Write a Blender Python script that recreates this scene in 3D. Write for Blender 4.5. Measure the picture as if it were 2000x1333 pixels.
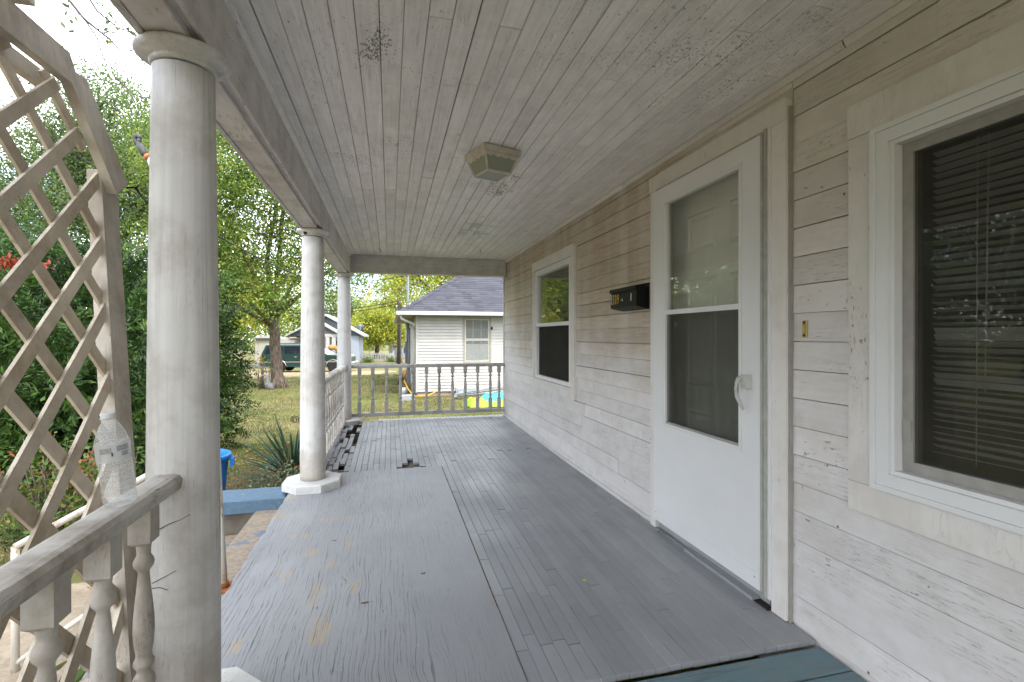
import bpy, math, random
import numpy as np
from mathutils import Vector, Matrix

for o in list(bpy.data.objects):
    bpy.data.objects.remove(o)
SC = bpy.context.scene
COL = SC.collection
R = math.radians

# ------------------------------------------------------------------ camera, sky, sun, exposure
FPX, YAW, HORIZON, EYE = 954.4, 0.2451, 656.5, 1.212
cam = bpy.data.cameras.new('camera')
cam.sensor_width = 36.0
cam.lens = FPX / 2000 * 36
cam.shift_y = -0.005
cam.clip_start = 0.05
cam.clip_end = 2000
camo = bpy.data.objects.new('camera', cam)
camo.location = (0, 0, EYE)
camo.rotation_euler = (R(90), 0, -YAW)
COL.objects.link(camo)
SC.camera = camo

SUN_AZ, SUN_EL = R(152), R(50)          # azimuth measured from +Y towards +X
sdir = Vector((math.sin(SUN_AZ) * math.cos(SUN_EL), math.cos(SUN_AZ) * math.cos(SUN_EL), math.sin(SUN_EL)))
world = bpy.data.worlds.new('World')
SC.world = world
world.use_nodes = True
wt = world.node_tree
wt.nodes.clear()
w_out = wt.nodes.new('ShaderNodeOutputWorld')
w_bg = wt.nodes.new('ShaderNodeBackground')
w_sky = wt.nodes.new('ShaderNodeTexSky')
w_sky.sky_type = 'NISHITA'
w_sky.sun_disc = False
w_sky.sun_elevation = SUN_EL
w_sky.sun_rotation = SUN_AZ
w_sky.air_density = 1.0
w_sky.dust_density = 3.0
w_tc = wt.nodes.new('ShaderNodeTexCoord')
w_map = wt.nodes.new('ShaderNodeMapping')
w_map.inputs['Scale'].default_value = (1.2, 1.2, 3.0)
w_no = wt.nodes.new('ShaderNodeTexNoise')
w_no.inputs['Scale'].default_value = 2.2
w_no.inputs['Detail'].default_value = 7
w_rmp = wt.nodes.new('ShaderNodeValToRGB')
w_rmp.color_ramp.elements[0].position = 0.38
w_rmp.color_ramp.elements[1].position = 0.56
w_mix = wt.nodes.new('ShaderNodeMix')
w_mix.data_type = 'RGBA'
w_mix.inputs['B'].default_value = (9.0, 9.3, 9.8, 1)      # broken white cloud over the whole sky
wl_ = wt.links.new
wl_(w_tc.outputs['Generated'], w_map.inputs['Vector'])
wl_(w_map.outputs['Vector'], w_no.inputs['Vector'])
wl_(w_no.outputs['Fac'], w_rmp.inputs['Fac'])
wl_(w_rmp.outputs['Color'], w_mix.inputs['Factor'])
wl_(w_sky.outputs['Color'], w_mix.inputs['A'])
wl_(w_mix.outputs['Result'], w_bg.inputs['Color'])
wl_(w_bg.outputs['Background'], w_out.inputs['Surface'])
w_bg.inputs['Strength'].default_value = 0.15

sun = bpy.data.lights.new('sun', 'SUN')
sun.energy = 1.0
sun.angle = R(10)
sun.color = (1.0, 0.95, 0.87)
suno = bpy.data.objects.new('sun', sun)
suno.rotation_euler = sdir.to_track_quat('Z', 'Y').to_euler()
COL.objects.link(suno)

SC.view_settings.view_transform = 'Standard'
SC.view_settings.look = 'None'
SC.view_settings.gamma = 1
SC.view_settings.use_curve_mapping = False
SC.view_settings.exposure = 2.1
try:
    SC.cycles.max_bounces = 10
    SC.cycles.transparent_max_bounces = 16
    SC.cycles.use_denoising = True
except Exception:
    pass

# ------------------------------------------------------------------ small helpers
SY, CY = math.sin(YAW), math.cos(YAW)

def P(px, py, X=None, Y=None, Z=None):
    """where the sight line through a point of the survey photograph meets a plane"""
    u = (px - 1000) / FPX
    v = (HORIZON - py) / FPX
    r = Vector((u * CY + SY, -u * SY + CY, v))
    if X is not None: t = X / r.x
    elif Y is not None: t = Y / r.y
    else: t = (Z - EYE) / r.z
    return Vector((r.x * t, r.y * t, r.z * t + EYE))

def G(x, y):
    """height of the ground"""
    yy = max(min(y, 60), -8)
    return -0.42 - 0.021 * yy

class MB:
    """collects shapes that become one mesh"""
    def __init__(s):
        s.v = []; s.f = []; s.sm = []
    def add(s, vs, fs, smooth=False):
        n = len(s.v)
        s.v.extend([tuple(p) for p in vs])
        s.f.extend([tuple(i + n for i in f) for f in fs])
        s.sm.extend([smooth] * len(fs))
        return s
    def box(s, x0, x1, y0, y1, z0, z1, M=None):
        vs = [Vector((x, y, z)) for z in (z0, z1) for x, y in ((x0, y0), (x1, y0), (x1, y1), (x0, y1))]
        if M is not None: vs = [M @ p for p in vs]
        return s.add(vs, [(3, 2, 1, 0), (4, 5, 6, 7), (0, 1, 5, 4), (1, 2, 6, 5), (2, 3, 7, 6), (3, 0, 4, 7)])
    def cbox(s, x0, x1, y0, y1, z0, z1, c=0.003, M=None, top=True):
        """box with chamfered edges round its upper (or lower) face"""
        a = [(x0, y0), (x1, y0), (x1, y1), (x0, y1)]
        b = [(x0 + c, y0 + c), (x1 - c, y0 + c), (x1 - c, y1 - c), (x0 + c, y1 - c)]
        lv = [(a, z0), (a, z1 - c), (b, z1)] if top else [(b, z0), (a, z0 + c), (a, z1)]
        vs = [Vector((x, y, z)) for pl, z in lv for x, y in pl]
        if M is not None: vs = [M @ p for p in vs]
        fs = [(3, 2, 1, 0), (8, 9, 10, 11)]
        for k in (0, 4):
            for i in range(4):
                j = (i + 1) % 4
                fs.append((k + i, k + j, k + 4 + j, k + 4 + i))
        return s.add(vs, fs)
    def prism(s, poly, axis, a, b, M=None):
        """2-D polygon extruded along axis ('x': poly=(y,z), 'y': poly=(x,z), 'z': poly=(x,y))"""
        def mk(p, t):
            return Vector((t, p[0], p[1])) if axis == 'x' else Vector((p[0], t, p[1])) if axis == 'y' else Vector((p[0], p[1], t))
        n = len(poly)
        vs = [mk(p, a) for p in poly] + [mk(p, b) for p in poly]
        if M is not None: vs = [M @ p for p in vs]
        fs = [tuple(range(n))[::-1], tuple(range(n, 2 * n))]
        for i in range(n):
            j = (i + 1) % n
            fs.append((i, j, n + j, n + i))
        return s.add(vs, fs)
    def lathe(s, prof, seg=16, c=(0, 0, 0), M=None, cap=True, smooth=True):
        """prof: (radius, z) from bottom to top"""
        vs = []; fs = []
        for r, z in prof:
            for k in range(seg):
                a = 2 * math.pi * k / seg
                p = Vector((c[0] + r * math.cos(a), c[1] + r * math.sin(a), c[2] + z))
                vs.append(M @ p if M is not None else p)
        for i in range(len(prof) - 1):
            for k in range(seg):
                j = (k + 1) % seg
                fs.append((i * seg + k, i * seg + j, (i + 1) * seg + j, (i + 1) * seg + k))
        s.add(vs, fs, smooth)
        if cap:
            n = len(s.v) - len(vs)
            s.f.append(tuple(n + k for k in range(seg))[::-1]); s.sm.append(False)
            m = n + (len(prof) - 1) * seg
            s.f.append(tuple(m + k for k in range(seg))); s.sm.append(False)
        return s
    def tube(s, pts, rad, seg=8, smooth=True):
        """tapered tube through points; rad is a number or a list"""
        pts = [Vector(p) for p in pts]
        n = len(pts)
        rs = [rad] * n if not isinstance(rad, (list, tuple)) else list(rad)
        vs = []; fs = []
        up = Vector((0.31, 0.17, 0.93))
        for i, p in enumerate(pts):
            d = (pts[min(i + 1, n - 1)] - pts[max(i - 1, 0)])
            if d.length < 1e-9: d = Vector((0, 0, 1))
            d.normalize()
            a = d.cross(up)
            if a.length < 1e-3: a = d.cross(Vector((1, 0, 0)))
            a.normalize(); b = d.cross(a)
            for k in range(seg):
                t = 2 * math.pi * k / seg
                vs.append(p + (a * math.cos(t) + b * math.sin(t)) * rs[i])
        for i in range(n - 1):
            for k in range(seg):
                j = (k + 1) % seg
                fs.append((i * seg + k, i * seg + j, (i + 1) * seg + j, (i + 1) * seg + k))
        fs.append(tuple(range(seg))[::-1]); fs.append(tuple(range((n - 1) * seg, n * seg)))
        return s.add(vs, fs, smooth)
    def sphere(s, c, r, seg=10, rings=6):
        prof = [(max(1e-4, math.sin(math.pi * i / rings)), -math.cos(math.pi * i / rings)) for i in range(rings + 1)]
        rr = r if isinstance(r, (tuple, list)) else (r, r, r)
        M = Matrix.Translation(Vector(c)) @ Matrix.Diagonal((rr[0], rr[1], rr[2], 1))
        return s.lathe(prof, seg, (0, 0, 0), M, cap=False)
    def mesh(s, name, org):
        me = bpy.data.meshes.new(name)
        me.from_pydata([(p[0] - org[0], p[1] - org[1], p[2] - org[2]) for p in s.v], [], s.f)
        me.polygons.foreach_set('use_smooth', s.sm)
        me.update()
        return me
    def org(s):
        a = np.array(s.v)
        lo, hi = a.min(0), a.max(0)
        return Vector(((lo[0] + hi[0]) / 2, (lo[1] + hi[1]) / 2, lo[2]))

WL = {}      # world position of every object made here

def put(name, data, mat, parent, at):
    o = bpy.data.objects.new(name, data)
    COL.objects.link(o)
    at = Vector(at)
    if parent is not None:
        o.parent = parent
        o.location = at - WL[parent.name]
    else:
        o.location = at
    WL[o.name] = at
    if mat is not None and data is not None:
        if len(data.materials) == 0: data.materials.append(mat)
    return o

def obj(name, mb, mat, parent=None, at=None):
    at = mb.org() if at is None else Vector(at)
    return put(name, mb.mesh(name, at), mat, parent, at)

def empty(name, at, label=None, cat=None, group=None):
    o = put(name, None, None, None, at)
    o.empty_display_size = 0.2
    if label: tag(o, label, cat, group)
    return o

def tag(o, label, cat, group=None, kind=None):
    if label: o['label'] = label
    if cat: o['category'] = cat
    if group: o['group'] = group
    if kind: o['kind'] = kind
    return o

def share(src, parent, at, name=None):
    """another object on the same mesh"""
    return put(name or src.name.split('.')[0], src.data, None, parent, at)

def arrays_mesh(name, verts, quads, mat, parent=None, at=(0, 0, 0)):
    """mesh straight from numpy arrays; quads (n,4) or tris (n,3)"""
    me = bpy.data.meshes.new(name)
    k = quads.shape[1]
    v = np.asarray(verts, dtype=np.float32) - np.asarray(at, dtype=np.float32)
    me.vertices.add(len(v)); me.vertices.foreach_set('co', v.ravel())
    me.loops.add(quads.size); me.loops.foreach_set('vertex_index', quads.astype(np.int32).ravel())
    me.polygons.add(len(quads))
    me.polygons.foreach_set('loop_start', np.arange(len(quads), dtype=np.int32) * k)
    try: me.polygons.foreach_set('loop_total', np.full(len(quads), k, dtype=np.int32))
    except Exception: pass
    me.update(calc_edges=True)
    me.validate()
    return put(name, me, mat, parent, at)

# ------------------------------------------------------------------ materials
class Mt:
    def __init__(s, name, rough=0.6, spec=0.35, color=None, metal=0.0):
        s.m = bpy.data.materials.new(name)
        s.m.use_nodes = True
        s.nt = s.m.node_tree
        s.b = s.nt.nodes['Principled BSDF']
        s.out = s.nt.nodes['Material Output']
        s.b.inputs['Roughness'].default_value = rough
        s.b.inputs['Specular IOR Level'].default_value = spec
        s.b.inputs['Metallic'].default_value = metal
        if color: s.set('Base Color', color)
        s._pos = None
    def n(s, t, ins=None, **at):
        nd = s.nt.nodes.new(t)
        for k, v in at.items(): setattr(nd, k, v)
        for k, v in (ins or {}).items(): s.feed(nd.inputs[k], v)
        return nd
    def feed(s, sock, v):
        if hasattr(v, 'is_output'): s.nt.links.new(v, sock)
        else:
            if isinstance(v, (tuple, list)) and len(v) == 3 and sock.type == 'RGBA': v = (*v, 1)
            sock.default_value = v
    def set(s, k, v):
        s.feed(s.b.inputs[k], v); return s
    def pos(s):
        if s._pos is None: s._pos = s.n('ShaderNodeNewGeometry').outputs['Position']
        return s._pos
    def xyz(s):
        nd = s.n('ShaderNodeSeparateXYZ', {0: s.pos()}); return nd.outputs[0], nd.outputs[1], nd.outputs[2]
    def sc(s, v, k):
        return s.n('ShaderNodeVectorMath', {0: v, 1: k}, operation='MULTIPLY').outputs[0]
    def shift(s, v, amt=40.0):
        """slide the pattern by a random amount for every object"""
        r = s.m_(s.rnd(), amt, 'MULTIPLY')
        c = s.n('ShaderNodeCombineXYZ', {0: r, 1: r, 2: r}).outputs[0]
        return s.n('ShaderNodeVectorMath', {0: v, 1: c}, operation='ADD').outputs[0]
    def noise(s, scale, vec=None, detail=4, rough=0.55, dist=0.0):
        return s.n('ShaderNodeTexNoise', {'Vector': s.pos() if vec is None else vec, 'Scale': scale, 'Detail': detail, 'Roughness': rough, 'Distortion': dist}).outputs['Fac']
    def voro(s, scale, vec=None, feature='F1'):
        return s.n('ShaderNodeTexVoronoi', {'Vector': s.pos() if vec is None else vec, 'Scale': scale}, feature=feature).outputs['Distance']
    def m_(s, a, b=0.0, op='MULTIPLY', clamp=False):
        return s.n('ShaderNodeMath', {0: a, 1: b}, operation=op, use_clamp=clamp).outputs[0]
    def ss(s, x, a, b, lo=0.0, hi=1.0):
        return s.n('ShaderNodeMapRange', {'Value': x, 'From Min': a, 'From Max': b, 'To Min': lo, 'To Max': hi}, interpolation_type='SMOOTHSTEP').outputs[0]
    def mix(s, f, a, b, mode='MIX'):
        nd = s.n('ShaderNodeMix', data_type='RGBA', blend_type=mode)
        s.feed(nd.inputs['Factor'], f); s.feed(nd.inputs['A'], a); s.feed(nd.inputs['B'], b)
        return nd.outputs['Result']
    def ramp(s, f, stops):
        nd = s.n('ShaderNodeValToRGB', {'Fac': f})
        e = nd.color_ramp.elements
        while len(e) < len(stops): e.new(0.5)
        for i, (p, c) in enumerate(stops):
            e[i].position = p
            e[i].color = (*c, 1) if isinstance(c, tuple) else (c, c, c, 1)
        return nd.outputs['Color']
    def rnd(s): return s.n('ShaderNodeObjectInfo').outputs['Random']
    def island(s): return s.n('ShaderNodeNewGeometry').outputs['Random Per Island']
    def bump(s, h, strength=0.3, dist=0.01):
        nd = s.n('ShaderNodeBump', {'Height': h, 'Strength': strength, 'Distance': dist})
        s.set('Normal', nd.outputs['Normal']); return s

def _schlick(m, base, vec=None):
    lw = m.n('ShaderNodeLayerWeight', {'Blend': 0.5})
    f = m.m_(lw.outputs['Facing'], 5.0, 'POWER')
    return m.m_(m.m_(f, 1 - base), base, 'ADD', True)
Mt.schlick = _schlick

def plain(name, color, rough=0.6, metal=0.0, spec=0.35, var=0.12, scale=18.0, bump=0.0):
    m = Mt(name, rough, spec, metal=metal)
    n = m.noise(scale, detail=5)
    k = m.ss(n, 0.25, 0.75, 1 - var, 1 + var)
    m.set('Base Color', m.mix(1.0, color, m.n('ShaderNodeCombineXYZ', {0: k, 1: k, 2: k}).outputs[0], 'MULTIPLY'))
    if bump: m.bump(n, bump, 0.004)
    return m.m

def paint_wood(name, base, grime, wood, grain, rough=0.55, dirt=0.5, chip=0.6, vary=0.06, cracks=0.5, extra=None, gamp=0.08):
    """aged paint on wood; grain = scale vector, long axis small"""
    m = Mt(name, rough, 0.3)
    p = m.shift(m.pos(), 13.0)
    g = m.sc(p, grain)
    gr = m.noise(1.0, g, 5, 0.6)
    big = m.noise(2.3, p, 5, 0.6)
    mid = m.noise(9.0, p, 6, 0.65)
    col = m.mix(m.ss(m.m_(big, mid, 'ADD'), 0.85, 1.25, 0, dirt), base, grime)
    # hairline cracks along the grain
    ck = m.noise(1.0, m.sc(p, tuple(k * 1.7 for k in grain)), 3, 0.5, 0.4)
    ln = m.m_(m.ss(m.m_(m.m_(ck, 0.5, 'SUBTRACT'), 0, 'ABSOLUTE'), 0.0, 0.012, 1, 0), m.ss(m.noise(3.1, p, 3), 0.45, 0.62), 'MULTIPLY')
    col = m.mix(m.m_(ln, cracks), col, tuple(c * 0.35 for c in grime))
    # chips down to the wood
    ch = m.noise(60.0, m.sc(p, tuple(0.35 + 0.65 * k / max(grain) for k in grain)), 5, 0.7)
    zone = m.ss(m.noise(1.7, p, 4), 0.48, 0.7)
    cm = m.ss(m.m_(ch, m.m_(zone, 0.11), 'ADD'), 0.70, 0.76)
    col = m.mix(m.m_(cm, chip), col, wood)
    gk = m.ss(gr, 0.3, 0.7, 1.0 - gamp, 1.0 + gamp * 0.6)
    col = m.mix(1.0, col, m.n('ShaderNodeCombineXYZ', {0: gk, 1: gk, 2: gk}).outputs[0], 'MULTIPLY')
    if extra: col = extra(m, p, col)
    r = m.rnd()
    k = m.ss(r, 0, 1, 1 - vary, 1 + vary)
    col = m.mix(1.0, col, m.n('ShaderNodeCombineXYZ', {0: k, 1: k, 2: k}).outputs[0], 'MULTIPLY')
    m.set('Base Color', col)
    h = m.m_(m.m_(gr, 0.6), m.m_(m.m_(cm, -0.8), m.m_(ln, -0.9), 'ADD'), 'ADD')
    m.bump(h, 0.55, 0.003)
    return m.m

def wall_extra(m, p, col):
    x, y, z = m.xyz()
    n1 = m.noise(1.4, m.sc(m.pos(), (1, 1, 1.6)), 6, 0.65)
    band = m.noise(1.0, m.sc(m.pos(), (0.2, 4.5, 0.35)), 3, 0.5)
    zz = m.m_(z, m.m_(m.m_(n1, 0.5, 'SUBTRACT'), 1.3), 'ADD')
    # tan grime: upper wall between the far end and the door
    far = m.m_(m.ss(zz, 0.65, 1.45), m.ss(y, 1.8, 2.9), 'MULTIPLY')
    end_light = m.ss(m.m_(m.m_(z, m.m_(y, 0.55), 'SUBTRACT'), m.m_(n1, 0.5), 'ADD'), -2.55, -1.75)   # slanting light from the open end, painted in by thinning the tan
    far = m.m_(far, end_light)
    far = m.m_(far, m.ss(band, 0.36, 0.60, 0.62, 1.0))
    near = m.m_(m.ss(zz, 0.9, 2.0), m.ss(y, 2.9, 1.8, 0.0, 0.30), 'MULTIPLY')
    tan = m.m_(far, near, 'MAXIMUM')
    grain = m.ss(m.noise(1.0, m.sc(p, (30, 5, 60)), 4), 0.3, 0.7, 0.75, 1.1)
    col = m.mix(m.m_(m.m_(tan, grain), 0.85, clamp=True), col, (0.375, 0.28, 0.185))
    # nail holes and small dark knocks
    v = m.voro(8.0, m.sc(p, (0.01, 1, 1)))
    d = m.m_(m.ss(v, 0.025, 0.055, 1, 0), m.ss(m.noise(4.0, p, 2), 0.46, 0.52), 'MULTIPLY')
    c2 = m.noise(34.0, m.sc(p, (0.01, 0.7, 1.3)), 5, 0.8)
    z2 = m.ss(m.noise(2.1, m.sc(m.pos(), (0.01, 1, 1)), 3), 0.50, 0.66)
    d = m.m_(d, m.ss(m.m_(c2, m.m_(z2, 0.10), 'ADD'), 0.735, 0.765), 'MAXIMUM')
    return m.mix(m.m_(d, 0.9), col, (0.05, 0.035, 0.025))

MOULD = [(0.17, 2.95, 0.16, 0.24), (-0.05, 1.95, 0.11, 0.20), (0.70, 3.5, 0.22, 0.5), (0.75, 5.2, 0.35, 0.8)]
def ceil_extra(m, p, col):
    # black mildew speckle, in patches, drawn out along the boards
    q = m.sc(m.pos(), (1, 0.45, 1))
    zone = m.ss(m.noise(1.5, m.pos(), 5, 0.65), 0.40, 0.84)
    sp = m.noise(120.0, q, 4, 0.8)
    px_, py_, pz_ = m.xyz()
    rough_ = m.noise(9.0, m.sc(m.pos(), (1, 0.5, 1)), 5, 0.7)
    brd = m.ss(m.rnd(), 0.15, 0.75, 0.45, 1.0)
    for (cx, cy, rx, ry) in MOULD:
        dx = m.m_(m.m_(px_, cx, 'SUBTRACT'), 1.0 / rx); dy = m.m_(m.m_(py_, cy, 'SUBTRACT'), 1.0 / ry)
        dd = m.m_(m.m_(m.m_(dx, dx), m.m_(dy, dy), 'ADD'), 0.5, 'POWER')
        zone = m.m_(zone, m.m_(m.ss(m.m_(dd, m.m_(rough_, 3.2), 'ADD'), 1.75, 3.0, 1.15, 0.0), brd), 'MAXIMUM')
    s1 = m.ss(m.m_(sp, m.m_(zone, 0.17), 'ADD'), 0.66, 0.72)
    streak = m.noise(1.0, m.sc(p, (150, 3.5, 20)), 5, 0.7)
    s2 = m.m_(m.ss(streak, 0.52, 0.68), m.m_(zone, 0.75), 'MULTIPLY')
    col = m.mix(m.m_(s2, 0.6), col, (0.30, 0.29, 0.27))
    return m.mix(m.m_(s1, 0.8), col, (0.05, 0.047, 0.04))

WHITE = (0.70, 0.69, 0.67)
def col_extra(m, p, col):
    # long drying cracks down the shaft and splashed dirt at the foot
    q = m.sc(m.pos(), (30, 30, 0.22))
    c = m.noise(1.0, q, 1, 0.3, 0.0)
    ln = m.m_(m.ss(m.m_(m.m_(c, 0.5, 'SUBTRACT'), 0, 'ABSOLUTE'), 0.0, 0.008, 1, 0), m.ss(m.noise(2.2, m.sc(m.pos(), (1, 1, 0.7)), 4), 0.47, 0.56))
    col = m.mix(m.m_(ln, 0.55), col, (0.16, 0.135, 0.11))
    x, y, z = m.xyz()
    n = m.noise(11.0, None, 5, 0.7)
    col = m.mix(m.m_(m.ss(m.m_(z, m.m_(n, 0.5), 'SUBTRACT'), 0.16, -0.16), 0.6), col, (0.36, 0.31, 0.25))
    sp = m.ss(m.noise(70.0, m.sc(m.pos(), (1, 1, 0.6)), 4, 0.75), 0.66, 0.72)
    return m.mix(m.m_(m.m_(sp, m.ss(m.noise(3.0, None, 3), 0.45, 0.6)), 0.5), col, (0.25, 0.2, 0.15))
M_wall = paint_wood('weathered white siding paint', (0.65, 0.622, 0.615), (0.50, 0.46, 0.425), (0.16, 0.13, 0.10), (14, 3, 60), dirt=0.45, chip=0.75, extra=wall_extra, gamp=0.035)
M_trim = paint_wood('white casing paint', (0.65, 0.618, 0.595), (0.48, 0.435, 0.38), (0.12, 0.09, 0.06), (25, 25, 6), dirt=0.35, chip=0.7, cracks=0.08, gamp=0.03)
M_ceil = paint_wood('mildewed ceiling paint', (0.835, 0.805, 0.79), (0.69, 0.655, 0.635), (0.10, 0.09, 0.07), (55, 2.5, 20), dirt=0.6, chip=0.6, extra=ceil_extra, vary=0.05)
M_beam = paint_wood('dirty beam paint', (0.66, 0.625, 0.605), (0.44, 0.40, 0.36), (0.14, 0.11, 0.08), (22, 2.5, 22), dirt=0.7, chip=0.7, cracks=0.7)
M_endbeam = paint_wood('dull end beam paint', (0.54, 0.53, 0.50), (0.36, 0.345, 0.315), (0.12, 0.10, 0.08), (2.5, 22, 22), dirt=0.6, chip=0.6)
M_col = paint_wood('column paint', (0.64, 0.63, 0.61), (0.44, 0.40, 0.35), (0.30, 0.24, 0.18), (60, 60, 1.6), dirt=0.65, chip=0.25, cracks=0.35, extra=col_extra)
M_rail = paint_wood('weathered rail paint', (0.66, 0.63, 0.58), (0.31, 0.26, 0.20), (0.20, 0.16, 0.12), (40, 4, 40), dirt=1.0, chip=0.9, cracks=0.9)
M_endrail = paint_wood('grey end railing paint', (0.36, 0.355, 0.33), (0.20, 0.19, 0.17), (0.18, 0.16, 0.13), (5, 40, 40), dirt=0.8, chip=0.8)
M_bal = paint_wood('baluster paint', (0.61, 0.58, 0.53), (0.34, 0.29, 0.225), (0.2, 0.17, 0.13), (35, 35, 4), dirt=0.75, chip=0.6)
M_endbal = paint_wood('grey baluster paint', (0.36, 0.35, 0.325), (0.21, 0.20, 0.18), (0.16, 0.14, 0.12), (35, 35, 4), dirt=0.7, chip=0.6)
M_lattice = paint_wood('grimy lattice paint', (0.58, 0.505, 0.405), (0.36, 0.285, 0.20), (0.18, 0.12, 0.07), (25, 25, 25), dirt=0.9, chip=0.5, vary=0.1)
M_latpost = paint_wood('grimy trellis post paint', (0.52, 0.47, 0.40), (0.32, 0.27, 0.21), (0.18, 0.13, 0.09), (40, 40, 3), dirt=0.8, chip=0.5)
M_plinth = paint_wood('plinth paint', (0.60, 0.59, 0.57), (0.50, 0.46, 0.40), (0.3, 0.26, 0.2), (20, 20, 20), dirt=0.5, chip=0.6)

def floor_mat(name, base, worn, spots=True):
    m = Mt(name, 0.42, 0.4)
    p = m.shift(m.pos(), 9.0)
    g = m.noise(1.0, m.sc(p, (70, 3.5, 30)), 5, 0.6)
    b = m.noise(1.6, m.pos(), 5, 0.6)
    col = m.mix(m.ss(b, 0.35, 0.7), base, tuple(c * 0.88 for c in base))
    col = m.mix(m.m_(m.ss(g, 0.55, 0.8), 0.35), col, tuple(c * 0.6 for c in base))
    wz = m.m_(m.ss(m.noise(22.0, m.sc(p, (1, 0.5, 1)), 5, 0.7), 0.64, 0.72), m.ss(m.noise(1.1, m.pos(), 3), 0.46, 0.66), 'MULTIPLY')
    col = m.mix(m.m_(wz, 0.6), col, worn)
    if spots:
        v = m.voro(11.0, m.sc(m.pos(), (1, 1, 0.01)))
        d = m.m_(m.ss(v, 0.018, 0.04, 1, 0), m.ss(m.noise(3.0, m.pos(), 2), 0.5, 0.56), 'MULTIPLY')
        col = m.mix(m.m_(d, 0.8), col, (0.6, 0.58, 0.5))
    k = m.ss(m.rnd(), 0, 1, 0.91, 1.06)
    col = m.mix(1.0, col, m.n('ShaderNodeCombineXYZ', {0: k, 1: k, 2: k}).outputs[0], 'MULTIPLY')
    m.set('Base Color', col)
    m.set('Roughness', m.ss(b, 0.3, 0.7, 0.36, 0.55))
    m.bump(m.m_(g, m.m_(wz, -0.6), 'ADD'), 0.3, 0.002)
    return m.m
M_floor = floor_mat('grey floor paint', (0.280, 0.286, 0.297), (0.36, 0.35, 0.33))
def teal():
    m = Mt('worn teal floor paint', 0.6, 0.3)
    p = m.shift(m.pos(), 9.0)
    g = m.noise(1.0, m.sc(p, (4, 55, 30)), 5, 0.65); b = m.noise(2.4, m.sc(p, (1, 2, 1)), 6, 0.7); c = m.noise(26.0, p, 5, 0.7)
    col = m.mix(m.ss(b, 0.35, 0.68), (0.12, 0.205, 0.235), (0.16, 0.185, 0.185))
    col = m.mix(m.ss(g, 0.5, 0.75, 0, 0.6), col, (0.055, 0.075, 0.08))
    col = m.mix(m.ss(m.m_(c, m.m_(b, 0.3), 'ADD'), 0.76, 0.84, 0, 0.7), col, (0.30, 0.28, 0.24))
    m.set('Base Color', col); m.bump(m.m_(g, c, 'ADD'), 0.4, 0.003)
    return m.m
M_blue = teal()

def ell(m, x, y, cx, cy, rx, ry):
    """squared elliptical distance from a spot"""
    dx = m.m_(m.m_(x, cx, 'SUBTRACT'), 1.0 / rx); dy = m.m_(m.m_(y, cy, 'SUBTRACT'), 1.0 / ry)
    return m.m_(m.m_(dx, dx), m.m_(dy, dy), 'ADD')
KNOTS = [P(829, 1039, Z=0), P(864, 1156, Z=0), P(671, 1135, Z=0), P(847, 1310, Z=0), P(705, 985, Z=0)]
PITS = [P(716, 1180, Z=0), P(825, 1122, Z=0), P(655, 1058, Z=0)]
BARE = [(650, 1015, 0.20, 0.035), (606, 1082, 0.05, 0.05), (643, 1104, 0.05, 0.05), (615, 1163, 0.035, 0.11), (625, 1230, 0.05, 0.12), (557, 1126, 0.05, 0.05), (585, 1050, 0.06, 0.05), (700, 1150, 0.04, 0.06), (545, 1010, 0.07, 0.06), (560, 975, 0.08, 0.05), (680, 1065, 0.04, 0.05), (470, 1260, 0.04, 0.05)]
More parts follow.
